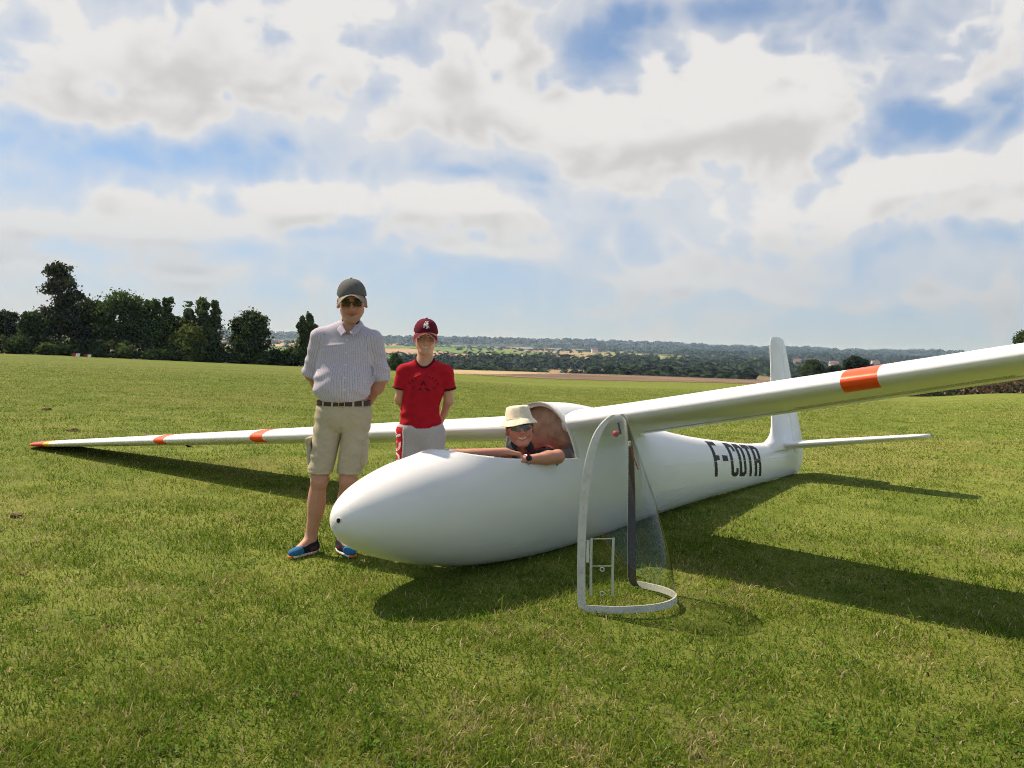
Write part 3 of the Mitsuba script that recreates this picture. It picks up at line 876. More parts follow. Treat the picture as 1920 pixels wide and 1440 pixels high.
# light edge strip that frames the rear of the cockpit opening
st = [[section(np.full(KH, S1 - .030), wrap(uh), -.0025), section(np.full(KH, S1 + .012), wrap(uh), -.0025), section(np.full(KH, S1 + .016), wrap(uh), .0005)]]
st = np.stack(st[0], 1)
add('hoop_frame', acm(grid_mesh(np.concatenate([section(np.full(KH, S1 - .030), wrap(uh), .006)[:, None], st], 1))), 'frame_grey', glider, smooth=40)
# headrest cushion and back panel in the arch behind the pilot
nr, na = 24, 80
al = np.linspace(0, 2 * np.pi, na)
edge = section(np.full(na, 1.985), wrap(al), 0.0185)
edge[:, 2] = np.maximum(edge[:, 2], 0.275)
cen = np.array([1.99, 0, 0.42])
rr = np.linspace(0, 1, nr)
P = cen + (edge - cen)[None] * rr[:, None, None]
bul = 0.055 * (1 - rr ** 2.4)[:, None]
wr = 0.016 * (meshkit.fbm(np.stack([P[..., 1] * 20, P[..., 2] * 5, P[..., 0] * 0 + 3], -1), 3, 4) - .5) * (1 - rr ** 6)[:, None]
P[..., 0] -= bul + wr * 2
add('headrest', acm(grid_mesh(P)), 'tan_leather', glider, smooth=True)
pan = np.array([[(1.985 - .30 * max(0, -z + .1), y * math.sqrt(max(0.02, 1 - ((z - .06) / .5) ** 2)), z) for y in np.linspace(-.30, .30, 13)] for z in np.linspace(-.36, .285, 12)])
add('seat_back', acm(grid_mesh(pan)), 'cockpit_grey', glider, smooth=True)
add('instrument_panel', acm(box((.90, 0, .13), (.03, .40, .22), bevel=.012)), 'black_vinyl', glider, smooth=40)
# release ring in the nose; a flat black disc paints the hole's dark
nose_dir = section(np.array([.030]), np.array([1.75]))[0]
nd = np.array([-.93, .22, .08]); nd /= np.linalg.norm(nd)
hp = np.array([0.030, .026, .008])
ring = [hp + .014 * (math.cos(a) * np.array([.22, .97, 0]) + math.sin(a) * np.array([.08, 0, .99])) for a in np.linspace(0, 2 * np.pi, 20, endpoint=False)]
add('nose_ring', acm(tube(ring, .0035, 8, closed=True)), 'frame_grey', glider, smooth=True)
add('nose_hole', acm(trimesh_disc := (np.vstack([[hp + nd * .003], np.array(ring) + nd * .003]), np.array([[0, i + 1, (i + 1) % 20 + 1] for i in range(20)]))), 'black_vinyl', glider)
# main wheel, mostly inside the belly, its fork; a black slab paints the bay's dark
th = np.linspace(0, 2 * np.pi, 40, endpoint=False)
whl = trimesh.creation.torus(.105, .045, major_sections=36, minor_sections=14)
wv = np.array(whl.vertices)[:, [0, 2, 1]] + [1.93, 0, -.315]
wheel = add('main_wheel', acm((wv, np.array(whl.faces))), 'rubber', glider, smooth=True)
add('hub', acm(tube([(1.93, -.04, -.315), (1.93, .04, -.315)], .07, 20)), 'steel', wheel, smooth=40)
for sgn in (-1, 1):
    add('fork', acm(box((1.93, .062 * sgn, -.37), (.05, .012, .14), bevel=.004)), 'steel', glider, smooth=40)
add('wheel_bay', acm(box((1.93, 0, -.412), (.40, .15, .03), bevel=.01)), 'black_vinyl', glider, smooth=40)
add('release_hook', acm(join(box((1.66, .02, -.432), (.06, .02, .035), bevel=.005), tube([(1.63, .02, -.44), (1.60, .02, -.455), (1.61, .02, -.47)], .006, 8))), 'rubber', glider, smooth=40)


def airfoil(n=34, camber=0.03):
    x = 0.5 * (1 - np.cos(np.linspace(0, np.pi, n)))
    t = 5 * (0.2969 * np.sqrt(x) - 0.1260 * x - 0.3516 * x ** 2 + 0.2843 * x ** 3 - 0.1036 * x ** 4)
    c = camber * 4 * x * (1 - x)
    up, lo = np.stack([x, t, c], 1), np.stack([x, -t, c], 1)
    return np.vstack([up[::-1], lo[1:]])      # trailing edge, over the top, round the nose, back below


FOIL = airfoil()
W_S, W_Z, W_DIH, W_SWEEP, W_HALF = 1.924, .435, math.tan(math.radians(2.579)), -.311, 7.526


def wing_section(Y):
    y = abs(Y)
    chord = np.interp(y, [0, 4.2, 7.2, 7.4, 7.50, 7.526], [1.223, .854, .59, .49, .34, .18])
    thick = np.interp(y, [0, .26, .5, 2, 7.2, 7.526], [.175, .170, .162, .155, .13, .09])
    le = W_S + W_SWEEP * y / W_HALF + max(0, (y - 7.25)) ** 2 * 1.6 
    inc = math.radians(5.2)
    x, t, c = FOIL[:, 0] * chord, FOIL[:, 1] * thick * chord, FOIL[:, 2] * chord
    z = t + c - x * math.sin(inc)
    return np.stack([le + x, np.full_like(x, Y), W_Z + y * W_DIH + (.001 * y * y if Y > 0 else 0) + z], 1)


def wing_loft(Ys):
    return np.array([wing_section(Y) for Y in Ys])


def wing_side(sign, stripes, tips):
    cuts = [0.205] + sorted(x for s_ in stripes for x in s_) + tips
    names = []
    for i in range(len(cuts) - 1):
        a, b = cuts[i], cuts[i + 1]
        if i >= len(cuts) - len(tips):
            names.append('tip_red' if i == len(cuts) - 2 else 'tip_yellow')
        else:
            names.append('signal_orange' if any(abs(a - s_[0]) < 1e-9 for s_ in stripes) else 'white_gelcoat')
    white = []
    for (a, b), nm in zip(zip(cuts[:-1], cuts[1:]), names):
        n = max(3, int((b - a) * 6)) if a < 6.9 else 16
        g = wing_loft(sign * np.linspace(a, b, n))
        if nm == 'signal_orange':        # painted over the top and round the nose only; the underside stays white
            cut = len(FOIL) // 2 + 7
            low = g[:, cut - 1:]
            white.append(grid_mesh(low if sign > 0 else low[:, ::-1]))
            g = g[:, :cut]
        m = grid_mesh(g if sign > 0 else g[:, ::-1])
        if nm == 'white_gelcoat':
            white.append(m)
        else:
            if b == cuts[-1]:
                m = join(m, grid_mesh(np.stack([g[-1], g[-1][::-1]], 1)))
            add({'signal_orange': 'wing_stripe', 'tip_red': 'wing_tip', 'tip_yellow': 'tip_band'}[nm], acm(m), nm, glider, smooth=60,
                label={'tip_red': 'red painted wing tip', 'tip_yellow': 'yellow band inboard of the red wing tip'}.get(nm))
    w = join(*white)
    return w


R_STR, L_STR = [(3.01, 3.189), (4.555, 4.73)], [(2.118, 2.315)]
wr_ = wing_side(-1, R_STR, [6.86, 7.0, 7.526])
wing = add('right_wing', weld(acm(wr_)), 'white_gelcoat', glider, smooth=60)
wl_ = wing_side(1, L_STR, [7.526 - .52, 7.526 - .4, 7.526])
wing2 = add('left_wing', weld(acm(wl_)), 'white_gelcoat', glider, smooth=60)


# recessed seams of ailerons and air brakes, the horn under the right aileron
def wing_pt(Y, frac, upper=True, off=0.0):
    sct = wing_section(Y)
    n = (len(sct) + 1) // 2
    half = sct[:n][::-1] if upper else sct[n - 1:]
    ch = half[-1, 0] - half[0, 0]
    x = half[0, 0] + frac * ch
    z = np.interp(x, half[:, 0], half[:, 2])
    return np.array([x, Y, z + (off if upper else -off)])


for sg, w in ((-1, wing), (1, wing2)):
    for up in (True, False):
        ail = [wing_pt(sg * y, .77, up, .0005) for y in np.linspace(3.9, 6.8, 24)]
        add('aileron_seam', acm(tube(ail, .0022, 6)), 'cockpit_grey', w, smooth=True)
    br = [wing_pt(sg * y, f, False, .0004) for y, f in [(1.7, .40), (2.9, .41), (2.9, .50), (1.7, .49), (1.7, .40)]]
    brf = np.vstack([np.linspace(a, b, 8) for a, b in zip(br[:-1], br[1:])])
    add('air_brake_seam', acm(tube(brf, .0018, 6)), 'cockpit_grey', w, smooth=True)
    hp_ = wing_pt(sg * 5.0, .70, False)
    add('aileron_horn', acm(join(tube([hp_ + [-.01, 0, .006], hp_ + [.02, 0, -.020], hp_ + [.06, 0, -.018]], [.013, .011, .007], 10))), 'black_vinyl', w, smooth=True)
    tr = [wing_pt(sg * y, .62, False, .002) for y in np.linspace(.45, 5.2, 30)]
    add('seal_tape', acm(tube(tr, .003, 6)), 'frame_grey', w, smooth=True)

# tail
SYM = airfoil(24, 0.0)


def fin_section(z, le, te, th):
    c = te - le
    return np.stack([le + SYM[:, 0] * c, SYM[:, 1] * th * c, np.full(len(SYM), z)], 1)


FZ = np.array([.03, .085, .13, .165, .22, .31, .47, .70, 1.0, 1.20, 1.27, 1.31, 1.335, 1.345])
FLE = PchipInterpolator(FZ, [5.91, 6.03, 6.20, 6.31, 6.40, 6.455, 6.495, 6.545, 6.60, 6.635, 6.655, 6.685, 6.73, 6.82])
HINGE = 6.97
TEZ = PchipInterpolator([-.275, -.22, -.08, .06, .3, .8, 1.2, 1.28, 1.32, 1.335, 1.345], [7.14, 7.26, 7.40, 7.425, 7.375, 7.265, 7.165, 7.137, 7.105, 7.06, 7.0])


def tail_half(zs, front):
    rows = []
    for z in zs:
        le, te = FLE(max(z, .03)), TEZ(z)
        sct = fin_section(z, le, te, np.interp(z, [-.3, .1, .3, 1.345], [.11, .12, .10, .085]) * np.interp(z, [1.28, 1.345], [1, .35]))
        up = sct[:len(sct) // 2 + 1][::-1]
        hx = HINGE + .10 * 0
        xs = np.linspace(0, 1, 22) ** (1.8 if front else 1)
        x = (le + (hx - le) * xs) if front else (hx + .006 + (te - hx - .006) * xs)
        half = np.interp(x, up[:, 0], np.abs(up[:, 1]))
        if not front and z < 0:
            half = np.minimum(half, .045 * (te - x) / max(.02, te - hx) + .002)
        L = np.stack([x, half, np.full_like(x, z)], 1)
        Rr = L * [1, -1, 1]
        rows.append(np.vstack([L[::-1], Rr[1:]]) if front else np.vstack([L, Rr[::-1][1:], L[:1]]))
    return np.array(rows)


ff = tail_half(FZ, True)
fin = add('fin', weld(acm(join(grid_mesh(ff), grid_mesh(np.stack([ff[-1], ff[-1] * [1, 0, 1] + [0, 0, .003]], 1))))), 'white_gelcoat', glider, smooth=50)
rz = np.concatenate([np.linspace(-.275, .3, 14), np.linspace(.3, 1.20, 10)[1:], [1.25, 1.28, 1.31, 1.328, 1.340, 1.345]])
rf = tail_half(rz, False)
add('rudder', weld(acm(join(grid_mesh(rf), grid_mesh(np.stack([rf[-1], rf[-1] * [1, 0, 1] + [0, 0, .002]], 1)), grid_mesh(np.stack([rf[0] * [1, 0, 1], rf[0]], 1))))), 'white_gelcoat', glider, smooth=50)
rows = []
for Y in np.concatenate([[-1.555, -1.548, -1.53, -1.50, -1.45], np.linspace(-1.40, 1.40, 24), [1.45, 1.50, 1.53, 1.548, 1.555]]):
    y = abs(Y)
    ch = np.interp(y, [0, 1.4, 1.45, 1.5, 1.53, 1.548, 1.555], [.62, .41, .395, .36, .31, .25, .17])
    te = np.interp(y, [0, 1.4, 1.555], [7.15, 7.02, 6.99])
    le = te - ch
    rows.append(np.stack([le + SYM[:, 0] * ch, np.full(len(SYM), Y), (.085) + SYM[:, 1] * ch * .15 - SYM[:, 0] * ch * .075], 1))
ht = np.array(rows)
add('tailplane', weld(acm(grid_mesh(ht))), 'white_gelcoat', glider, smooth=60)
add('tail_skid', acm(join(box((6.90, 0, -.312), (.28, .03, .045), bevel=.008))), 'rubber', glider, smooth=40)
# thin paint ridge along the boom
rid = []
for s in np.linspace(3.3, 6.35, 60):
    a_ = 1.62 + .10 * (s - 3.3) / 3
    rid.append(section(np.array([s]), np.array([a_]))[0] + [0, .0004, 0])
add('paint_seam', acm(tube(rid, .0022, 6)), 'white_gelcoat', glider, smooth=True)


# registration on the left side of the boom
def letters():
    w, t = 1.0, .31
    b = lambda x0, y0, x1, y1: shapely.box(x0, y0, x1, y1)
    tv, th_ = .36, .15
    U = shapely.union_all
    cut = lambda g, *tri: g.difference(U([Polygon(q) for q in tri]))
    F = U([b(0, 0, tv, 2), b(0, 2 - th_ - .08, 1, 2), b(0, .93, .78, 1.2)])
    D_ = b(.05, .88, .8, 1.22)
    C = cut(U([b(0, 0, tv, 2), b(0, 2 - th_ - .1, 1, 2), b(0, 0, 1, th_ + .1), b(.68, 1.5, 1, 2), b(.68, 0, 1, .5)]), [(1, 2), (.72, 2), (1, 1.86)], [(1, 0), (.72, 0), (1, .14)], [(0, 0), (.25, 0), (0, .14)])
    D = cut(U([b(0, 0, tv, 2), b(0, 2 - th_ - .1, 1, 2), b(0, 0, 1, th_ + .1), b(.66, 0, 1, 2)]), [(1, 2), (.7, 2), (1, 1.8)], [(1, 0), (.7, 0), (1, .2)])
    Tt = U([b(.32, 0, .68, 2), b(0, 2 - th_ - .1, 1, 2)])
    R_ = cut(U([b(0, 0, tv, 2), b(0, 2 - th_ - .08, 1, 2), b(.66, 1.05, 1, 2), b(0, .86, 1, 1.12), b(.66, 0, 1, .9)]), [(1, 2), (.72, 2), (1, 1.84)], [(1, .88), (1, 1.1), (.9, .99)])
    return [F, D_, C, D, Tt, R_]


s_at = [4.435, 4.66, 4.875, 5.115, 5.345, 5.575]
w_at = [.20, .19, .205, .205, .205, .215]
for gl, s0, w0 in zip(letters(), s_at, w_at):
    polys = getattr(gl, 'geoms', [gl])
    ms = []
    for pg in polys:
        e = trimesh.creation.extrude_polygon(pg, .01, engine='earcut')
        v, f = np.array(e.vertices), np.array(e.faces)
        f = f[np.abs(v[f][:, :, 2]).max(1) < 1e-6]
        for _ in range(4):
            v, f = trimesh.remesh.subdivide(v, f)
        used = np.unique(f)
        mp = np.zeros(len(v), int); mp[used] = np.arange(len(used))
        ms.append((v[used], mp[f]))
    v, f = join(*ms)
    s = 4.42 + (s0 + v[:, 0] * w0 - 4.435) * .955
    z = (-.115 - .072 * (s - 4.45)) + v[:, 1] * (.335 - .012 * (s - 4.45)) / 2
    aa = np.linspace(.3, 2.9, 500)
    y = np.empty(len(v))
    for i in range(len(v)):
        sc = section(np.full(500, s[i]), aa)
        y[i] = np.interp(z[i], sc[:, 2], sc[:, 1])
    add('letter', acm((np.stack([s, y + .0018, z], 1), f)), 'black_vinyl', glider, smooth=True)

# tape over the joint at the front tip of the canopy opening
tp = [section(np.array([.772 + .10 * (q / .42) ** 2]), np.array([np.pi - q if q >= 0 else -np.pi - q]))[0] for q in np.linspace(-.42, .42, 25)]
add('canopy_seam', acm(tube(np.array(tp) + [0, 0, .0003], .0028, 6)), 'frame_grey', glider, smooth=True)

# ------------------------------------------------------------------ the lifted-off canopy, standing on its rear hoop in the grass
canopy = thing('glider_canopy', 'clear canopy taken off and stood upright in the grass beside the cockpit, grey edged', 'canopy')
C_E1 = np.array([.545, .8384, 0.0])
C_E2 = np.array([.8384, -.545, 0.0])
C_TILT = math.radians(5.0)
C_UP = math.cos(C_TILT) * np.array([0, 0, 1.0]) - math.sin(C_TILT) * C_E2
C_OUT = math.cos(C_TILT) * C_E2 + math.sin(C_TILT) * np.array([0, 0, 1.0])
C_O = np.array([.557, 4.70, .004])
Z_HOOP = float(COAM(S1))


def cn(v):
    v = np.asarray(v, float)
    return C_O + (S1 - v[..., :1]) * .915 * C_UP - v[..., 1:2] * C_E1 + (v[..., 2:3] - Z_HOOP) * C_OUT


def cnm(m):
    v, f = m
    return cn(v), f


def band(s, inset, arc0, arc1, n=8):
    """Points across the canopy's near wall between two arc lengths measured from the sill edge."""
    a0 = alpha_at(s, COAM(s)) if s > S0 + .002 else np.pi - 1e-3
    aa = np.linspace(a0, np.pi, 200)
    P = section(np.full(200, s), aa, inset)
    L = np.concatenate([[0], np.cumsum(np.linalg.norm(np.diff(P, axis=0), axis=1))])
    c = round_off(s)
    q = np.linspace(min(arc0 + c, L[-1]), min(arc1 + c, L[-1]), n)
    return np.stack([np.interp(q, L, P[:, i]) for i in range(3)], 1)


CORNER = .06


def round_off(s):
    """How far the sill edge has turned in towards the hoop near the canopy's rear corner."""
    e = CORNER - (S1 - s)
    return CORNER - math.sqrt(max(0, CORNER ** 2 - e * e)) if e > 0 else 0.0


def alpha_arc(s, arc):
    a0 = alpha_at(s, COAM(s)) if s > S0 + .002 else np.pi - 1e-3
    aa = np.linspace(a0, np.pi, 300)
    P = section(np.full(300, s), aa)
    return float(np.interp(arc, np.concatenate([[0], np.cumsum(np.linalg.norm(np.diff(P, axis=0), axis=1))]), aa))


MIR = np.array([1, -1, 1])
scene['perspex'] = {'type': 'thindielectric', 'int_ior': 1.47, 'specular_transmittance': {'type': 'rgb', 'value': [.93, .95, .93]}, 'specular_reflectance': {'type': 'rgb', 'value': [.45, .45, .45]}}
mat('acrylic_edge', (0.42, 0.46, 0.38), 0.4, 0.5)
mat('knob_red', (0.42, 0.03, 0.03), 0.35, 0.5)
s_c = np.concatenate([S0 + .004 + (np.linspace(0, 1, 50) ** 1.6) * (S1 - CORNER - S0 - .004), S1 - CORNER * (1 - np.sin(np.linspace(0, np.pi / 2, 12)[1:]))])
NC = 72
G = []
for s in s_c:
    a0 = alpha_arc(s, round_off(s))
    G.append(section(np.full(NC, s), wrap(np.linspace(a0, 2 * np.pi - a0, NC)), .003))
add('glass_bubble', cnm(grid_mesh(np.array(G))), 'perspex', canopy, smooth=True)
for sgn in (1, -1):
    m_ = MIR if sgn < 0 else 1
    outer = np.array([band(s, -.001, 0, .045) * m_ for s in s_c])
    inner = np.array([band(s, .0068, 0, .045) * m_ for s in s_c])
    ring_ = np.concatenate([outer, inner[:, ::-1], outer[:, :1]], 1)
    add('frame_rail', cnm(grid_mesh(ring_)), 'frame_grey', canopy, smooth=40)
    if sgn < 0:
        add('seal_strip', cnm(grid_mesh(np.array([band(s, .0085, .003, .060) * m_ for s in s_c[8:]]))), 'rubber', canopy, smooth=40, label='black seal along the inside of the far rail')
sh = np.linspace(S1 - .040, S1, 5)
a1 = alpha_arc(S1, CORNER * .8)
hh = wrap(np.linspace(a1, 2 * np.pi - a1, NC))
o_ = np.array([section(np.full(NC, s), hh, -.0015) for s in sh])
i_ = np.array([section(np.full(NC, s), hh, .0075) for s in sh])
add('frame_hoop', cnm(grid_mesh(np.concatenate([o_, i_[::-1], o_[:1]]))), 'frame_grey', canopy, smooth=40)
# rivets along the near rail and hoop
riv = []
for s in np.linspace(1.05, 1.88, 10):
    riv.append(ico(band(s, -.0022, .022, .03, 2)[0], .0042, 1))
add('rivet', cnm(join(*riv)), 'steel', canopy, smooth=True, kind='stuff')
# sliding clear-vision panel low on the near wall
win = thing(canopy + '__sliding_window', None, None)
ss = np.linspace(S1 - .10, S1 - .43, 14)
for arc in (.070, .185):
    o_ = np.array([band(s, -.004, arc, arc + .013, 3) for s in ss])
    i_ = np.array([band(s, .004, arc, arc + .013, 3) for s in ss])
    add('slide_rail', cnm(grid_mesh(np.concatenate([o_, i_[:, ::-1], o_[:, :1]], 1))), 'acrylic_edge', win, smooth=40)
pane = np.array([band(s, -.0015, .083, .185, 6) for s in np.linspace(S1 - .10, S1 - .27, 8)])
add('pane', cnm(grid_mesh(pane)), 'perspex', win, smooth=True)
for s in (S1 - .27, S1 - .425):
    add('cross_bar', cnm(tube(band(s, -.002, .08, .19, 8), .0028, 6)), 'acrylic_edge', win, smooth=True)
for s in (S1 - .252, S1 - .115):
    c_ = band(s, -.004, .137, .14, 2)[0]
    t_ = band(s, -.004, .15, .16, 2)[0] - c_
    t_ /= np.linalg.norm(t_)
    add('finger_hole', cnm(tube([c_ + .011 * (math.cos(a) * t_ + math.sin(a) * np.array([1, 0, 0])) for a in np.linspace(0, 2 * np.pi, 18, endpoint=False)], .003, 6, closed=True)), 'frame_grey', win, smooth=True)
hg = np.array([band(s, -.0035, .050, .066, 4) for s in np.linspace(S1 - .29, S1 - .42, 5)])
hgi = np.array([band(s, .002, .050, .066, 4) for s in np.linspace(S1 - .29, S1 - .42, 5)])
add('hinge', cnm(grid_mesh(np.concatenate([hg, hgi[:, ::-1], hg[:, :1]], 1))), 'frame_grey', canopy, smooth=40)
latch = add('latch_handle', tube([(.598, 4.70, .995), (.604, 4.695, .968), (.612, 4.69, .935), (.598, 4.685, .933)], .0055, 8), 'black_vinyl', canopy, smooth=True)
add('knob', ico((.584, 4.68, .934), .0175, 3), 'knob_red', latch, smooth=True)
br_ = add('stay_bracket', box((.672, 4.735, .875), (.016, .012, .03), bevel=.003), 'frame_grey', canopy, smooth=40)
add('stay_rod', tube([(.674, 4.733, .872), (.694, 4.725, .80), (.722, 4.72, .732)], .0035, 8), 'knob_red', br_, smooth=True)

# ------------------------------------------------------------------ people
def hand(w, d, n, thumb, s=1.0, curl=35, spread=1.0):
    """Palm and five fingers. w: wrist, d: along the hand, n: the way the palm faces, thumb: +1 or -1 for the side."""
    d = np.asarray(d, float); d /= np.linalg.norm(d)
    n = np.asarray(n, float); n = n - d * (n @ d); n /= np.linalg.norm(n)
    t = np.cross(n, d) * thumb
    w = np.asarray(w, float)
    pr = []
    kn = [(.092, .030), (.097, .010), (.092, -.011), (.082, -.029)]
    for a, b in kn:
        pr.append(cap(w + (d * .012 + t * b * .55) * s, w + (d * a + t * b) * s, .0155 * s, .0115 * s, .014))
    for (a, b), L in zip(kn, ((.044, .027, .021), (.050, .031, .023), (.046, .029, .022), (.035, .022, .019))):
        p = w + (d * a + t * b) * s
        ang = 0.0
        for i, (l, r) in enumerate(zip(L, (.0098, .0088, .0078))):
            ang += math.radians(curl * (.8 if i == 0 else 1.05))
            dirn = d * math.cos(ang) + n * math.sin(ang) + t * b * 1.2 * spread
            q = p + dirn / np.linalg.norm(dirn) * l * s
            pr.append(cap(p, q, r * s, (r - .001) * s, .005))
            p = q
    p = w + (d * .022 + t * .022 + n * .004) * s
    for l, r, mixv in ((.046, .014, (.62, .66, .28)), (.034, .0105, (.80, .42, .40)), (.026, .009, (.88, .20, .46))):
        v = d * mixv[0] + t * mixv[1] + n * mixv[2]
        q = p + v / np.linalg.norm(v) * l * s
        pr.append(cap(p, q, r * s, (r - .0015) * s, .007))
        p = q
    return pr


def head(smile=.5, thin=1.0, age=1):
    """Head in its own frame: x to the picture's right, face towards -y, origin between the ears at eye level."""
    jw = .047 * thin
    pr = [ell((0, .022, .034), (.0745, .093, .086), .03), ell((0, -.022, -.028), (.064 * thin, .070, .082), .04),
          ell((0, -.070, -.098), (.024, .020, .017), .03)]
    for s in (-1, 1):
        pr += [cap((s * jw, .004, -.058), (s * .016, -.066, -.100), .020, .016, .025), ell((s * .039, -.064, -.026), (.022, .018, .017), .02),
               cap((s * .010, -.0875, .022), (s * .042, -.072, .020), .0085, .007, .014)]
    pr += [ell((0, -.062, .045), (.045, .024, .03), .03)]
    for s in (-1, 1):
        pr.append(sub(ell((s * .031, -.098, .002), (.016, .015, .0095)), .008))
    pr += [cap((0, -.090, .008), (0, -.1115, -.030), .0075, .0105, .010)]
    for s in (-1, 1):
        pr.append(ell((s * .0115, -.100, -.0345), (.0085, .010, .0075), .007))
    up = .006 * smile
    for s in (-1, 1):
        pr += [cap((0, -.0925, -.062), (s * .029, -.077, -.063 + up), .0058, .0035, .006), cap((0, -.0905, -.075), (s * .027, -.076, -.067 + up), .0065, .0035, .006),
               ell((s * .036, -.070, -.046), (.014, .014, .014), .02)]
    pr.append(sub(cap((-.024, -.088, -.066 + up * .6), (.024, -.088, -.066 + up * .6), .0030, .0030), .004))
    pr.append(sub(cap((0, -.096, -.0685), (0, -.090, -.0685), .0035, .0035), .004))
    for s in (-1, 1):
        e = ell((0, 0, 0), (.0095, .0185, .031), .008)
        pr.append(grp([e, ell((s * .006, -.004, -.024), (.006, .009, .009), .008), sub(ell((s * .010, -.003, .004), (.006, .011, .018)), .005)], rotz(s * 24), (s * .0775 * (.5 + .5 * thin), .014, -.008), 1.0, .010))
    return pr


def face_colors(Q, col, skin, teeth=False, beard=0.0, brow=(.05, .03, .02)):
    """Q: head-local points; paints lips, brows, nostril and stubble colour onto the skin."""
    x, y, z = Q.T
    fr = y < -.045
    m = lambda w, c: np.where(w[:, None], np.asarray(c), col)
    red = np.exp(-((np.abs(x) - .037) / .022) ** 2 - ((z + .03) / .022) ** 2) * fr + np.exp(-(x / .014) ** 2 - ((z + .033) / .014) ** 2) * fr * .7 + (np.abs(x) > .070) * .8 * (np.abs(z) < .05)
    col = col * (1 - red[:, None] * np.array([0.0, .22, .20]))
    if beard:
        b = fr * smooth(-.035, -.07, z) * (1 - np.exp(-(x / .03) ** 2 - ((z + .067) / .010) ** 2))
        col = col * (1 - beard * b[:, None] * np.array([.35, .30, .22]))
    lips = fr & (np.abs(x) < .031) & (y < -.066) & (np.abs(z + .068 - .006 * (np.abs(x) / .026) ** 2) < .0105 - .18 * np.abs(x))
    col = m(lips, (skin[0] * .78, skin[1] * .50, skin[2] * .50))
    if teeth:
        col = m(fr & (np.abs(x) < .025) & (y < -.06) & (np.abs(z + .0665 - .007 * (np.abs(x) / .025) ** 2) < .0062 - .12 * np.abs(x)), (.70, .66, .58))
    br = fr & (np.abs(np.abs(x) - .030) < .018) & (np.abs(z - .0215 + .10 * np.maximum(np.abs(x) - .03, 0)) < .0048)
    col = m(br, brow)
    return col


def eyes(parent, H, R, t, s, squint=1.0):
    for sx in (-1, 1):
        v, f = ico((0, 0, 0), .0122, 3)
        col = np.tile([.40, .36, .33], (len(v), 1))
        a = np.linalg.norm(v[:, [0, 2]], axis=1)
        col[(v[:, 1] < 0) & (a < .0062)] = (.10, .07, .045)
        col[(v[:, 1] < 0) & (a < .0030)] = (.01, .01, .01)
        p = v + [sx * .0305, -.0765, .002]
        add('eye', ((p * s) @ R.T + t, f), 'skin_vc', parent, smooth=True, color=col)


def eyelids(sx, gap):
    return [cap((sx * .0185, -.083, .002 + gap), (sx * .043, -.0775, .002 + gap), .0052, .0048, .004), cap((sx * .0185, -.083, .001 - gap), (sx * .043, -.0775, .001 - gap), .0045, .004, .004)]


def ball_cap(parent, R, t, s, color, brim_color=None, droop=.36, label=None):
    """Dome of six seamed panels, curved peak, button on top; head-local frame."""
    X = lambda v: (np.asarray(v) * s) @ R.T + t
    na, nb = 96, 26
    P = []
    for th in np.linspace(0, np.pi / 2, nb):
        a = np.linspace(0, 2 * np.pi, na)
        seam = 1 - .012 * np.maximum(0, 1 - np.abs(((a / (np.pi / 3) + .5) % 1) - .5) * 12) * math.cos(th)
        r = math.cos(th) ** .82
        zz = math.sin(th) ** 1.06
        P.append(np.stack([.0875 * r * np.sin(a) * seam, .012 - .113 * r * np.cos(a) * seam, .040 + .092 * zz + .006 * np.sin(a * 3 + 1) * r * (1 - zz) - .012 * (1 - np.cos(a)) * .5 * (1 - zz)], 1))
    low = P[0].copy(); low[:, :2] = (low[:, :2] - [0, .012]) * .965 + [0, .012]; low[:, 2] -= .002
    v, f = grid_mesh(np.array([low] + P))
    c = add('cap', (X(v), f), color, parent, smooth=50, label=label)
    n1, n2 = 40, 12
    top = []
    for q in np.linspace(0, 1, n2):
        a = np.linspace(-1.12, 1.12, n1)
        ro = .074 * np.cos(a * .86) ** .75 * q
        x = (.086 + .010 * q) * np.sin(a)
        y = .012 - .111 * np.cos(a) - ro
        z = .041 - droop * (np.abs(x) ** 1.9) * 9.0 * (.45 + .55 * q) - .02 * ro - .003 * np.sin(a) ** 2
        top.append(np.stack([x, y, z], 1))
    top = np.array(top)
    bot = top - [0, 0, .0035]
    v, f = grid_mesh(np.concatenate([top, bot[::-1], top[:1]]))
    add('peak', (X(v), f), brim_color or color, c, smooth=50)
    add('button', (X(ico((0, .016, .133), (.008, .008, .005), 2)[0]), ico((0, 0, 0), 1, 2)[1]), color, c, smooth=True)
    return c


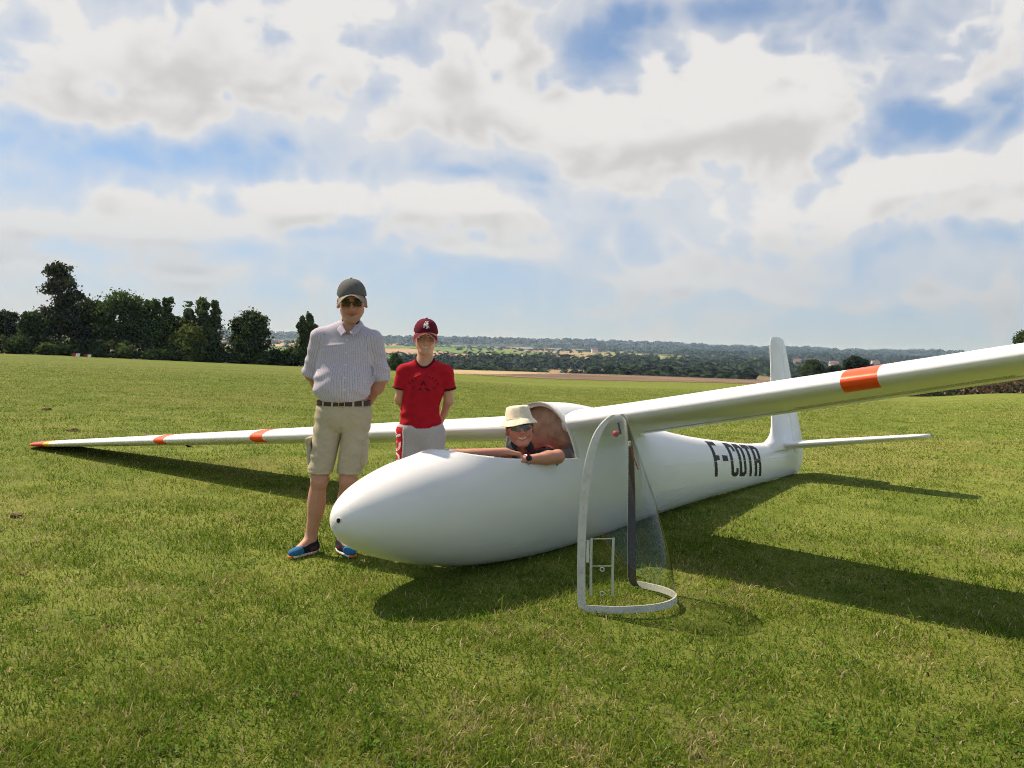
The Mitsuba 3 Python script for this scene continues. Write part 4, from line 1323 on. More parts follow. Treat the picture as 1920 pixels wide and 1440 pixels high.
def shoe(parent, ankle, heading, side, s=1.0, colors=None):
    """Running shoe: upper with coloured zones, pale sole with an orange tread; heading is a flat direction."""
    d = np.array([heading[0], heading[1], 0.0]); d /= np.linalg.norm(d)
    t = np.array([-d[1], d[0], 0])
    R = np.stack([d, t, [0, 0, 1.0]], 1)      # local x forward, y left, z up
    X = lambda v: (np.asarray(v) * s) @ R.T + np.array([ankle[0], ankle[1], 0.0])
    pr = [cap((-.035, 0, .045), (.03, 0, .048), .036, .040, .03), cap((.03, 0, .047), (.165, .008 * side, .036), .042, .034, .03, flat=((0, 0, 1), 1.15)), cap((-.012, 0, .06), (-.004, 0, .122), .040, .043, .03),
          sub(cap((-.004, 0, .128), (.002, 0, .19), .037, .039), .006), sub(ell((.06, 0, -.02), (.4, .3, .036)), .004)]
    v, f = soft(pr, (-.09, -.06, 0.0), (.22, .065, .14), .0045)
    lc = np.array(colors[1])
    c = np.tile(lc, (len(v), 1))
    c[v[:, 0] > .105] = colors[0]
    c[(v[:, 2] > .118)] = colors[2]
    c[(v[:, 0] > .02) & (v[:, 0] < .105) & (np.abs(v[:, 1]) < .012) & ((v[:, 0] * 55) % 1 < .5)] = colors[3]
    c[(np.abs(v[:, 1] + side * .0) > .028) & (v[:, 0] > -.02) & (v[:, 0] < .05) & (v[:, 2] < .06)] = colors[4]
    k = add('shoe', (X(v), f), 'cloth_vc', parent, smooth=True, color=c)
    pr = [cap((-.04, 0, .012), (.03, 0, .012), .040, .040, .03, flat=((0, 0, 1), 2.4)), cap((.03, 0, .012), (.17, .008 * side, .016), .044, .036, .03, flat=((0, 0, 1), 2.6))]
    v, f = soft(pr, (-.10, -.06, -.015), (.225, .065, .05), .005)
    c = np.tile((.55, .56, .55), (len(v), 1))
    c[v[:, 2] < .008] = (.55, .13, .03)
    c[v[:, 0] > .188] = (.55, .13, .03)
    add('sole', (X(v), f), 'cloth_vc', k, smooth=True, color=c)


def fold(freq, amp, seed, st=(1, 1, 1)):
    st = np.asarray(st, float)
    return lambda P: amp * (meshkit.fbm(P * st * freq + seed * 1.7, 3, seed) - .5) * 2


mat('skin_vc', VC, 0.55, 0.35)
mat('cloth_vc', VC, 0.85, 0.2)
mat('hair_brown', (0.055, 0.032, 0.02), 0.7, 0.3)
mat('cap_grey', mikit.proc(lambda p, n, uv: mikit.mix((.12, .125, .12), (.09, .095, .095), mikit.noise(p.x * 500, p.y * 500, p.z * 500))), 0.9, 0.15)
mat('cap_grey_peak', (0.20, 0.19, 0.175), 0.9, 0.15)
mat('cap_maroon', mikit.proc(lambda p, n, uv: mikit.mix((.115, .009, .023), (.085, .006, .017), mikit.noise(p.x * 500, p.y * 500, p.z * 500))), 0.9, 0.15)
mat('peak_edge', (0.55, 0.30, 0.28), 0.9, 0.15)
mat('logo_white', (0.75, 0.74, 0.72), 0.8, 0.2)
mat('spectacle_black', (0.015, 0.013, 0.012), 0.3, 0.5)
scene['tinted_lens'] = {'type': 'thindielectric', 'int_ior': 1.5, 'specular_transmittance': {'type': 'rgb', 'value': [.33, .31, .30]}, 'specular_reflectance': {'type': 'rgb', 'value': [.4, .4, .4]}}
mat('mirror_lens', (0.05, 0.075, 0.09), 0.08, 0.9, metallic=0.35, clearcoat=1.0, clearcoat_gloss=0.97)


def stripes(p, n, uv):
    """Stripes run down the body and down each sleeve (the shirt's own lengthwise thread)."""
    x, y, z = (p.x + 1.096) / .986 - .012, (p.y - 5.498) / .986 - .02, p.z / .986
    u = dr.atan2(x, -y) * .165
    for sx, x0, kx in ((-1, -.192, .222), (1, .200, .152)):
        cx, cy = x0 + sx * kx * (1.46 - z), -.01 + .16 * (1.46 - z)
        arm = (x * sx > dr.abs(cx) - .062) & (z < 1.475)
        u = dr.select(arm, dr.atan2(x - cx, -(y - cy)) * .066 + .004, u)
    q = u / 0.0165
    a = q - dr.floor(q)
    line = mikit.smoothstep(.16, .22, a) * (1 - mikit.smoothstep(.40, .46, a))
    thin = mikit.smoothstep(.62, .66, a) * (1 - mikit.smoothstep(.74, .78, a))
    w = mikit.mix((.50, .485, .56), (.19, .21, .37), line * .80)
    return mikit.mix(w, (.46, .25, .30), thin * .7)


scene['striped_cotton'] = {'type': 'twosided', 'b': {'type': 'principled', 'base_color': mikit.proc(stripes), 'roughness': .9, 'specular': .2}}
weave = lambda a, b, fr: mikit.proc(lambda p, n, uv: mikit.mix(a, b, mikit.smoothstep(.3, .75, mikit.fbm(p.x * fr, p.y * fr, p.z * fr, 4))))
mat('khaki', weave((.42, .375, .275), (.385, .342, .25), 60), 0.9, 0.15)
mat('belt_leather', (0.035, 0.018, 0.012), 0.5, 0.4)
mat('brass', (0.55, 0.40, 0.16), 0.35, 0.5, metallic=0.9)
mat('navy', (0.018, 0.02, 0.035), 0.9, 0.15)
mat('red_jersey', weave((.40, .012, .024), (.33, .010, .020), 30), 0.9, 0.15)
mat('maroon_rib', (0.055, 0.008, 0.018), 0.9, 0.15)
mat('print_dark', (0.09, 0.006, 0.012), 0.8, 0.2)
mat('sweat_grey', weave((.44, .44, .46), (.41, .41, .43), 90), 0.95, 0.1)
mat('stripe_red', (0.50, 0.02, 0.035), 0.9, 0.15)
mat('hat_canvas', weave((.76, .71, .57), (.68, .62, .49), 70), 0.95, 0.1)
mat('charcoal_polo', weave((.030, .033, .040), (.020, .022, .027), 40), 0.9, 0.15)
mat('harness_red', (0.42, 0.020, 0.020), 0.7, 0.3)
mat('harness_dark', (0.13, 0.012, 0.022), 0.7, 0.3)


def skin_mesh(key, prims, axes, parent, skin, hR, ht, hs, seed, teeth=False, beard=0.0, brow=(.05, .03, .02)):
    v, f = nets(lambda P: sdf(prims, P), *axes)
    col = np.tile(np.asarray(skin, float), (len(v), 1)) * (1 + .10 * (meshkit.fbm(v * 30, 3, seed) - .5))[:, None]
    Q = ((v - ht) @ hR) / hs
    hm = (np.linalg.norm(Q, axis=1) < .19)
    col[hm] = face_colors(Q[hm], col[hm], skin, teeth, beard, brow)
    return v, f, np.clip(col, 0.003, .9)


def ribbon_ring(c, rx, ry, z0, z1, t, tilt=lambda a: 0 * a, n=72, a0=0, a1=2 * np.pi):
    a = np.linspace(a0, a1, n)
    mk = lambda r, z: np.stack([c[0] + (rx + r) * np.sin(a), c[1] - (ry + r) * np.cos(a), z + tilt(a)], 1)
    return grid_mesh(np.array([mk(0, z0), mk(t, z0), mk(t, z1), mk(0, z1), mk(0, z0)]))


# --- the man in the striped shirt
MAN = np.array([-1.096, 5.498, 0.0])
man = thing('person', 'tall man standing in striped shirt, khaki shorts, grey cap and glasses, hands behind back', 'person')
hR = rotz(9) @ roty(-3) @ rotx(9)
ht, hs = np.array([.046, -.015, 1.684]), 1.10
SK = (.45, .235, .165)
armL = ((-.168, .01, 1.445), (-.228, .055, 1.20), (-.110, .205, 1.005))
armR = ((.196, .01, 1.435), (.244, .055, 1.185), (.125, .205, .995))
body = [ell((.012, .02, 1.32), (.170, .105, .20), .05), ell((.0, .0, 1.12), (.160, .115, .16), .08), ell((.0, .03, .96), (.160, .11, .13), .08),
        cap((.0, .02, 1.485), (-.165, .015, 1.445), .055, .050, .05), cap((.03, .02, 1.485), (.19, .015, 1.435), .055, .050, .05), cap((.028, .025, 1.45), (.040, .005, 1.60), .062, .058, .04)]
for S_, E_, W_ in (armL, armR):
    body += [cap(S_, E_, .052, .043, .03), cap(E_, W_, .043, .028, .02)]
    body.append(ell(np.asarray(E_) * .72 + np.asarray(W_) * .28, (.042, .044, .06), .03))
body += hand(armL[2], (.75, .08, -.62), (.1, 1, .1), 1, 1.0, 25) + hand(armR[2], (-.78, .02, -.5), (0, 1, .2), -1, 1.0, 30)
LEGS = [((-.085, .03, .90), (-.142, -.015, .505), (-.200, .015, .095), (-.50, -.87), 1), ((.085, .03, .90), (.042, .005, .505), (.005, .075, .095), (.55, -.84), -1)]
for Hh, Kn, An, hd, sd in LEGS:
    body += [cap(Hh, Kn, .085, .056, .03), cap(Kn, An, .054, .036, .02), ell(np.asarray(Kn) * .62 + np.asarray(An) * .38 + [0, .022, 0], (.054, .056, .12), .04),
             ell(np.asarray(Kn) + [0, -.03, 0], (.042, .03, .05), .03), cap(An, np.asarray(An) + [hd[0] * .11, hd[1] * .11, -.055], .036, .032, .03)]
body.append(grp(head(.5, 1.02) + eyelids(-1, .0062) + eyelids(1, .0062), hR, ht, hs, .02))
ax = [axis(-.34, .008, -.10, .0042, .18, .008, .34), axis(-.30, .008, -.15, .0042, .12, .008, .32), axis(-.01, .009, 1.50, .0042, 1.86)]
v, f, c = skin_mesh('body', body, ax, man, SK, hR, ht, hs, 3, beard=.5, brow=(.09, .055, .04))
add('body', (v + MAN, f), 'skin_vc', man, smooth=True, color=c)
eyes(man, None, hR, ht + MAN, hs)
# hair below the cap
hp_ = [grp([ell((0, .024, .034), (.079, .0975, .090), clip=[((0, -.030, 0), (0, -.94, .1)), ((0, 0, -.045), (0, -.25, -1.0))]), sub(ell((0, -.09, -.02), (.09, .075, .12)), .004)], hR, ht, hs)]
v, f = soft(hp_, (-.1, -.16, 1.55), (.19, .16, 1.83), .0055, fold(60, .003, 9))
add('hair', (v + MAN, f), 'hair_brown', man, smooth=True)
ball_cap(man, hR @ rotx(-4), ht + MAN + [0, 0, .004], hs, 'cap_grey', 'cap_grey_peak', .80)
# spectacles
X = lambda q: (np.asarray(q, float) * hs) @ hR.T + ht + MAN
gl_parts = []
for sx in (-1, 1):
    a = np.linspace(0, 2 * np.pi, 28, endpoint=False)
    rx_ = np.sign(np.cos(a)) * np.abs(np.cos(a)) ** .75 * .0235
    rz_ = np.sign(np.sin(a)) * np.abs(np.sin(a)) ** .75 * .0165
    loop = np.stack([sx * .0325 + rx_, -.1045 + .16 * (sx * .0325 + rx_) ** 2 * 8, -.001 + rz_], 1)
    gl_parts += [tube(loop, .0016, 6, closed=True), tube([(sx * .056, -.098, .006), (sx * .0745, -.080, .006), (sx * .0765, .0, .003)], .0016, 6)]
    sp = add('spectacles', (X(gl_parts[-2][0]), gl_parts[-2][1]), 'spectacle_black', man, smooth=True) if sx < 0 else sp
    if sx > 0:
        add('rim', (X(gl_parts[-2][0]), gl_parts[-2][1]), 'spectacle_black', sp, smooth=True)
    add('temple', (X(gl_parts[-1][0]), gl_parts[-1][1]), 'spectacle_black', sp, smooth=True)
    lv = np.vstack([loop.mean(0), loop]); lf = np.array([[0, i + 1, (i + 1) % 28 + 1] for i in range(28)])
    add('lens', (X(lv), lf), 'tinted_lens', sp)
bridge = tube([(-.0095, -.1045, .003), (0, -.107, .006), (.0095, -.1045, .003)], .0016, 6)
add('bridge', (X(bridge[0]), bridge[1]), 'spectacle_black', sp, smooth=True)
# striped shirt, sleeves rolled to the elbow
sh_ = [ell((.012, .02, 1.33), (.188, .122, .205), .05), ell((-.006, -.012, 1.13), (.190, .140, .15), .10), cap((.0, .02, 1.492), (-.160, .015, 1.448), .064, .058, .05), cap((.03, .02, 1.492), (.188, .015, 1.438), .064, .058, .05), cap((.028, .025, 1.47), (.036, .018, 1.525), .074, .066, .03),
       ]
for S_, E_, W_ in (armL, armR):
    S_, E_, W_ = map(np.asarray, (S_, E_, W_))
    dn = (E_ - S_) / np.linalg.norm(E_ - S_)
    sh_.append(cap(S_, E_ + dn * .06, .057, .056, .03, clip=[(E_ + dn * .005, dn)]))
    sh_.append(cap(E_ - dn * .075, E_ + dn * .06, .0600, .0600, .004, clip=[(E_ + dn * .012, dn), (E_ - dn * .058, -dn)]))
sh_ += [sub(ell((.036, -.068, 1.535), (.036, .058, .072), R=rotx(-12)), .006), sub(cap((.036, .012, 1.50), (.040, .0, 1.60), .056, .056), .004)]
sh_[1] = ell((-.006, -.012, 1.13), (.190, .140, .15), .10, clip=[((0, 0, 1.018), (0, 0, -1))])


def shirt_fold(P):
    x, y, z = P.T
    d = .0055 * (meshkit.fbm(np.stack([x * 9 + z * 3, y * 9, z * 16 - np.abs(x) * 14], 1), 3, 6) - .5) * 2
    d += .006 * np.sin(z * 62 + np.abs(x) * 26 + 4 * meshkit.noise(P * 7, 3)) * smooth(1.30, 1.12, z) * smooth(1.02, 1.08, z) * np.exp(-((np.abs(x) - .15) / .075) ** 2)
    d += .004 * np.sin(z * 75 + x * 40) * smooth(.17, .21, np.abs(x)) * smooth(1.42, 1.34, z)
    d -= .007 * np.exp(-((z - 1.395 - .10 * (x + .06)) / .007) ** 2) * smooth(.05, .0, x) * smooth(-.19, -.14, x) * (y < 0)
    d -= .007 * np.exp(-((z - 1.335 + .16 * (x + .02)) / .008) ** 2) * smooth(.06, .0, x) * smooth(-.18, -.12, x) * (y < 0)
    d += .0035 * np.exp(-((x - .036 - (z - 1.3) * .02) / .0035) ** 2) * (y < -.02) * (z < 1.46)
    return d


v, f = nets(lambda P: sdf(sh_, P) + shirt_fold(P), *bounds_axes((-.36, -.20, 1.0), (.37, .20, 1.60), .0062))
shirt = add('shirt', (v + MAN, f), 'striped_cotton', man, smooth=True, label='shirt with fine blue and red stripes, sleeves rolled to the elbows')
# collar leaves, chest pocket, buttons, dark undershirt at the open neck
for sx in (-1, 1):
    base = np.array([(.038 + sx * .058, .035, 1.565), (.038 + sx * .060, -.005, 1.555), (.038 + sx * .048, -.050, 1.530), (.038 + sx * .012, -.092, 1.485)])
    tip = np.array([(.038 + sx * .080, .045, 1.532), (.038 + sx * .083, -.018, 1.520), (.038 + sx * .072, -.070, 1.494), (.038 + sx * .040, -.104, 1.456)])
    b2 = np.array([np.array([np.interp(q, np.linspace(0, 1, 4), base[:, i]) for i in range(3)]) for q in np.linspace(0, 1, 14)])
    t2 = np.array([np.array([np.interp(q, np.linspace(0, 1, 4), tip[:, i]) for i in range(3)]) for q in np.linspace(0, 1, 14)])
    rows = [b2 * (1 - q) + t2 * q + np.array([sx * .002, -.003, .002]) * math.sin(q * math.pi) for q in np.linspace(0, 1, 6)]
    P = np.array(rows)
    P2 = P - np.array([sx * .003, -.001, .004])
    v, f = grid_mesh(np.concatenate([P, P2[::-1], P[:1]]))
    add('collar', (v + MAN, f), 'striped_cotton', shirt, smooth=40)
und = soft([cap((.036, .01, 1.44), (.038, .0, 1.545), .066, .0605, .02), sub(ell((.037, -.070, 1.55), (.050, .060, .085), R=rotx(-14)), .006)], (-.06, -.1, 1.40), (.14, .1, 1.62), .006)
add('undershirt', (und[0] + MAN, und[1]), 'navy', man, smooth=True)
for z_ in (1.43, 1.35, 1.27, 1.19, 1.11):
    y_ = np.linspace(-.2, 0, 160)
    dd = sdf(sh_, np.stack([np.full(160, .034), y_, np.full(160, z_)], 1))
    yy = y_[np.argmax(dd < 0)]
    add('button', (ico((.034, yy - .004, z_), (.0052, .002, .0052), 2)[0] + MAN, ico((0, 0, 0), 1, 2)[1]), 'logo_white', shirt, smooth=True)
# shorts
st_ = [ell((0, .02, .97), (.182, .132, .10), .05, clip=[((0, 0, 1.006), (0, 0, 1))]), ell((0, .03, .90), (.178, .13, .10), .05)]
for Hh, Kn, An, hd, sd in LEGS:
    Hh, Kn = map(np.asarray, (Hh, Kn))
    e = Kn + (Kn - Hh) * .06
    st_.append(cap(Hh + [0, 0, .02], e, .100, .0815, .010, clip=[((0, 0, .548), (0, 0, -1))]))
for Hh, Kn, An, hd, sd in LEGS:
    Kn = np.asarray(Kn)
    st_.append(sub(cap(Kn + [0, 0, -.05], Kn + [0, 0, .06], .066, .060), .004))
sgap = (np.asarray(LEGS[0][1]) + np.asarray(LEGS[1][1])) / 2


def short_fold(P):
    x, y, z = P.T
    d = .005 * (meshkit.fbm(np.stack([x * 10, y * 10, z * 11 + x * 5], 1), 3, 12) - .5) * 2
    d += .004 * np.sin(z * 70 + x * 30 + 5 * meshkit.noise(P * 8, 2)) * smooth(.06, .17, np.abs(x + .03)) * smooth(.98, .9, z)
    d += .0035 * np.exp(-((z - .572) / .0035) ** 2)
    d += .012 * np.exp(-((x - (-.05 + .06 * (z - .55) / .35)) / .010) ** 2) * smooth(.90, .80, z)
    d += .003 * np.exp(-((x - .014) / .004) ** 2) * (y < 0) * smooth(.86, .90, z)
    return d


v, f = nets(lambda P: sdf(st_, P) + short_fold(P), *bounds_axes((-.28, -.17, .53), (.24, .2, 1.03), .0068))
shorts = add('shorts', (v + MAN, f), 'khaki', man, smooth=True)
for sx, kx in ((-1, -.128), (1, .058)):
    pk = box((kx + sx * .086, .03, .685), (.034, .13, .17), R=roty(-6 if sx < 0 else 4), bevel=.014)
    fl = box((kx + sx * .092, .03, .757), (.034, .136, .05), R=roty(-6 if sx < 0 else 4), bevel=.012)
    p_ = add('cargo_pocket', (pk[0] + MAN, pk[1]), 'khaki', shorts, smooth=50)
    add('flap', (fl[0] + MAN, fl[1]), 'khaki', p_, smooth=50)
bl = ribbon_ring((0, .018), .171, .121, 1.000, 1.033, .007, lambda a: .004 * np.sin(a))
belt = add('belt', (bl[0] + MAN, bl[1]), 'belt_leather', man, smooth=40)
bk = np.array([(.012 + dx, -.112 - .0, 1.017 + dz) for dx, dz in ((-.019, -.018), (.019, -.018), (.019, .018), (-.019, .018))])
bk = np.vstack([np.linspace(bk[i], bk[(i + 1) % 4], 5, endpoint=False) for i in range(4)])
t_ = tube(bk, .0030, 8, closed=True)
add('buckle', (t_[0] + MAN, t_[1]), 'brass', belt, smooth=True)
for x_ in (-.115, -.05, .085, .14):
    y_ = .018 - .129 * math.sqrt(1 - (x_ / .178) ** 2)
    lp = box((x_, y_ - .001, 1.012), (.012, .006, .052), R=rotz(math.degrees(math.asin(x_ / .178))), bevel=.002)
    add('belt_loop', (lp[0] + MAN, lp[1]), 'khaki', shorts, smooth=40)
SHOE = [(.028, .135, .29), (.008, .014, .035), (.075, .19, .33), (.02, .03, .07), (.10, .03, .03)]
for Hh, Kn, An, hd, sd in LEGS:
    shoe(man, (An + MAN if isinstance(An, np.ndarray) else np.asarray(An) + MAN), hd, sd, 1.0, SHOE)

# --- the boy in the red T-shirt
BOY = np.array([-0.631, 6.0, 0.0])
boy = thing('person', 'boy standing in red T-shirt, maroon cap and grey shorts behind the nose, arms behind him', 'person')
hR = rotz(7) @ roty(2) @ rotx(4)
ht, hs = np.array([.010, -.012, 1.470]), 1.0
SKB = (.52, .30, .20)
armL = ((-.140, .01, 1.215), (-.170, .035, 1.02), (-.105, .150, .850))
armR = ((.160, .01, 1.222), (.186, .035, 1.02), (.120, .150, .855))
body = [ell((.008, .015, 1.10), (.125, .080, .16), .05), ell((0, .01, .92), (.120, .085, .14), .06), ell((0, .02, .80), (.135, .095, .11), .06), cap((-.12, .01, 1.22), (.14, .01, 1.226), .040, .040, .04), cap((.006, .02, 1.235), (.010, .005, 1.40), .058, .054, .04), cap((.006, .02, 1.285), (-.11, .015, 1.225), .046, .036, .04), cap((.006, .02, 1.285), (.13, .015, 1.232), .046, .036, .04)]
for S_, E_, W_ in (armL, armR):
    body += [cap(S_, E_, .041, .034, .02), cap(E_, W_, .034, .023, .02)]
body += hand(armL[2], (.72, .2, -.6), (.1, 1, .1), 1, .86, 25) + hand(armR[2], (-.75, .1, -.55), (0, 1, .2), -1, .86, 25)
LEGB = [((-.08, .02, .75), (-.09, .0, .42), (-.095, .03, .085), (-.3, -.95), 1), ((.08, .02, .75), (.08, .0, .42), (.085, .03, .085), (.3, -.95), -1)]
for Hh, Kn, An, hd, sd in LEGB:
    body += [cap(Hh, Kn, .072, .046, .03), cap(Kn, An, .044, .030, .02), ell(np.asarray(Kn) * .62 + np.asarray(An) * .38 + [0, .016, 0], (.043, .046, .10), .04), cap(An, np.asarray(An) + [hd[0] * .1, hd[1] * .1, -.05], .032, .028, .03)]
body.append(grp(head(.9, 1.0) + eyelids(-1, .0052) + eyelids(1, .0052), hR, ht, hs, .02))
ax = [axis(-.24, .008, -.10, .0038, .12, .008, .26), axis(-.22, .008, -.12, .0038, .11, .008, .25), axis(-.01, .009, 1.30, .0038, 1.62)]
v, f, c = skin_mesh('body', body, ax, boy, SKB, hR, ht, hs, 5, teeth=True, brow=(.10, .06, .04))
add('body', (v + BOY, f), 'skin_vc', boy, smooth=True, color=c)
eyes(boy, None, hR, ht + BOY, hs)
hp_ = [grp([ell((0, .024, .034), (.0785, .097, .090), clip=[((0, -.030, 0), (0, -.94, .1)), ((0, 0, -.045), (0, -.25, -1.0))]), sub(ell((0, -.09, -.02), (.09, .075, .12)), .004)], hR, ht, hs)]
v, f = soft(hp_, (-.1, -.14, 1.33), (.13, .14, 1.6), .0055, fold(60, .003, 8))
add('hair', (v + BOY, f), 'hair_brown', boy, smooth=True)
bc = ball_cap(boy, hR @ rotx(2), ht + BOY + [0, 0, .002], hs, 'cap_maroon', None, .80)
# pale line along the edge of the peak
a = np.linspace(-1.12, 1.12, 40)
x = .096 * np.sin(a)
ro = .074 * np.cos(a * .86) ** .75
pe = np.stack([x, .012 - .111 * np.cos(a) - ro,   .0395 - .80 * (np.abs(x) ** 1.9) * 9.0 - .02 * ro - .003 * np.sin(a) ** 2], 1)
t_ = tube(pe, .0022, 6)
add('peak_piping', ((t_[0] * hs) @ (hR @ rotx(2)).T + ht + BOY + [0, 0, .002], t_[1]), 'peak_edge', bc, smooth=True)
# interlocked N and Y on the front of the cap
def stroke(pts, w):
    return shapely.LineString(pts).buffer(w, cap_style='flat', join_style='mitre')
NYs = shapely.union_all([stroke([(-.9, -.75), (-.9, .42)], .13), stroke([(-.98, .52), (.55, -.72)], .17), stroke([(.55, -.75), (.55, .62)], .13), stroke([(-1.15, -.75), (-.62, -.75)], .07), stroke([(.3, .62), (.85, .55)], .07),
                         stroke([(-.42, 1.0), (.12, .18)], .16), stroke([(.72, 1.0), (.12, .18)], .12), stroke([(.12, .25), (.12, -1.0)], .15), stroke([(-.2, -1.0), (.45, -1.0)], .08), stroke([(-.75, 1.0), (-.15, 1.0)], .07), stroke([(.45, 1.02), (1.0, .98)], .07),
                         stroke([(-.9, .3), (-1.15, .05), (-1.1, -.2)], .08), stroke([(.55, -.2), (.95, -.5), (1.05, -.8)], .1)])
ms = [trimesh.creation.extrude_polygon(g, .08, engine='earcut') for g in getattr(NYs, 'geoms', [NYs])]
v, f = join(*ms)
v, f = trimesh.remesh.subdivide(*trimesh.remesh.subdivide(v, f))
th = np.arcsin(np.clip((.054 + v[:, 1] * .023) / .092, 0, .98))
aa = v[:, 0] * .023 / .1
rr = np.cos(th) ** .82
L = np.stack([(.0865 * rr + .0012 + .012 * v[:, 2]) * np.sin(aa), .012 - (.113 * rr + .0012 + .012 * v[:, 2]) * np.cos(aa), .040 + .092 * np.sin(th) ** 1.06], 1)
add('cap_emblem', ((L * hs) @ (hR @ rotx(2)).T + ht + BOY + [0, 0, .002], f), 'logo_white', bc, label='white interlocked NY monogram')
# T-shirt
ts = [ell((.008, .012, 1.11), (.146, .098, .165), .05), cap((-.02, .015, .98), (-.012, .01, .80), .135, .158, .05, clip=[((0, 0, .818), (0, 0, -1))], flat=((0, 1, 0), 1.45)), cap((.004, .015, 1.285), (-.125, .01, 1.228), .054, .043, .04), cap((.008, .015, 1.285), (.145, .01, 1.234), .054, .043, .04)]
for S_, E_, W_ in (armL, armR):
    S_, E_ = map(np.asarray, (S_, E_))
    dn = (E_ - S_) / np.linalg.norm(E_ - S_)
    ts.append(cap(S_, E_ + dn * .05, .056, .063, .03, clip=[(S_ + dn * .125, dn)]))
ts_full = list(ts)
NECK_C, NECK_R, NECK_T = np.array([.008, -.022, 1.335]), np.array([.070, .072, .085]), rotx(-12)
ts.append(sub(ell(NECK_C, NECK_R, R=NECK_T), .005))


def tee_fold(P):
    x, y, z = P.T
    d = .005 * (meshkit.fbm(np.stack([x * 10 + z * 4, y * 10, z * 13], 1), 3, 21) - .5) * 2
    d += .004 * np.sin(z * 66 - x * 34 + 4 * meshkit.noise(P * 7, 5)) * smooth(1.0, .88, z) * smooth(.02, .12, np.abs(x))
    d -= .006 * np.exp(-((z - 1.187 - .42 * (x + .045)) / .006) ** 2) * smooth(-.09, -.07, x) * smooth(.0, -.02, x) * (y < 0)
    return d


teef = lambda P: sdf(ts, P) + tee_fold(P)
v, f = nets(teef, *bounds_axes((-.26, -.15, .80), (.28, .16, 1.32), .0055))
tee = add('t_shirt', (v + BOY, f), 'red_jersey', boy, smooth=True)
for S_, E_, W_ in (armL, armR):
    S_, E_ = map(np.asarray, (S_, E_))
    dn = (E_ - S_) / np.linalg.norm(E_ - S_)
    v, f = soft([cap(S_, E_ + dn * .05, .0592, .0662, .03, clip=[(S_ + dn * .127, dn), (S_ + dn * .110, -dn)])], np.minimum(S_, E_) - .09, np.maximum(S_, E_) + .09, .005, lambda P: tee_fold(P))
    add('sleeve_cuff', (v + BOY, f), 'maroon_rib', tee, smooth=True)
a = np.linspace(0, 2 * np.pi, 60, endpoint=False)
cl = []
for q in a:                         # neckline: where the neck hole meets the cloth
    ph = np.linspace(-1.45, 1.2, 160)
    L = np.stack([np.cos(ph) * math.sin(q), -np.cos(ph) * math.cos(q), np.sin(ph)], 1) * NECK_R
    pt_ = NECK_C + L @ NECK_T.T
    cl.append(pt_[np.argmax(sdf(ts_full, pt_) + tee_fold(pt_) > 0)])
cl = np.array(cl)
cl = np.stack([np.convolve(np.concatenate([cl[-2:, i], cl[:, i], cl[:2, i]]), np.ones(5) / 5, 'valid') for i in range(3)], 1)
t_ = tube(cl, .0072, 8, closed=True)
add('neck_band', (t_[0] + BOY, t_[1]), 'maroon_rib', tee, smooth=True)


def on_front(fn, x, z, lo=-.16, hi=.0, off=.0012):
    ys = np.linspace(lo, hi, 90)
    out = np.empty(len(x))
    P = np.stack([np.repeat(x, 90), np.tile(ys, len(x)), np.repeat(z, 90)], 1)
    D = fn(P).reshape(len(x), 90)
    for i in range(len(x)):
        k = max(1, int(np.argmax(D[i] < 0)))
        d0, d1 = D[i, k - 1], D[i, k]
        out[i] = ys[k - 1] + (ys[k] - ys[k - 1]) * (d0 / (d0 - d1) if d0 != d1 else 0)
    return np.stack([x, out - off, z], 1)


def flat_print(polys, n=3):
    ms = []
    for g in polys:
        e = trimesh.creation.extrude_polygon(g, .01, engine='earcut')
        v, f = np.array(e.vertices), np.array(e.faces)
        f = f[np.abs(v[f][:, :, 2]).max(1) < 1e-6]
        for _ in range(n):
            v, f = trimesh.remesh.subdivide(v, f)
        ms.append((v, f))
    return join(*ms)


# arched lettering and emblem printed dark on the chest: the letters cannot be made out, only their rhythm
R0 = .098
word = 'EAST LAKES'
for i, ch in enumerate(word):
    if ch == ' ':
        continue
    tm = meshkit.text_mesh(ch, 1.0, .01, bold=True)
    v, f = np.array(tm.vertices), np.array(tm.faces)
    f = f[np.abs(v[f][:, :, 2]).max(1) < 1e-6]
    v, f = trimesh.remesh.subdivide(v, f)
    v = v[:, :2] - [(v[:, 0].min() + v[:, 0].max()) / 2, 0]
    ang = math.radians(-62 + 124 * i / (len(word) - 1))
    px_, pz_ = v[:, 0] * .018, v[:, 1] * .021 + R0
    x = .012 + px_ * math.cos(ang) + pz_ * math.sin(ang)
    z = 1.088 - px_ * math.sin(ang) + pz_ * math.cos(ang)
    add('chest_letter', (on_front(teef, x, z) + BOY, f), 'print_dark', tee)
emb = shapely.union_all([Polygon([(0, 1), (.30, .45), (.42, .18), (.14, .30), (0, .62), (-.16, .34), (-.42, .16), (-.32, .48)]), Polygon([(-.95, -.42), (-.28, .02), (-.20, -.12), (-.55, -.45)]), Polygon([(.95, -.42), (.30, .04), (.22, -.14), (.55, -.48)]), shapely.box(-1.62, .02, -1.22, .14), shapely.box(-1.58, -.16, -1.24, -.06),
                         shapely.box(1.22, .02, 1.66, .14), shapely.box(1.22, -.18, 1.62, -.08)])
v, f = flat_print(list(emb.geoms))
add('chest_emblem', (on_front(teef, .012 + v[:, 0] * .052, 1.112 + v[:, 1] * .052) + BOY, f), 'print_dark', tee)
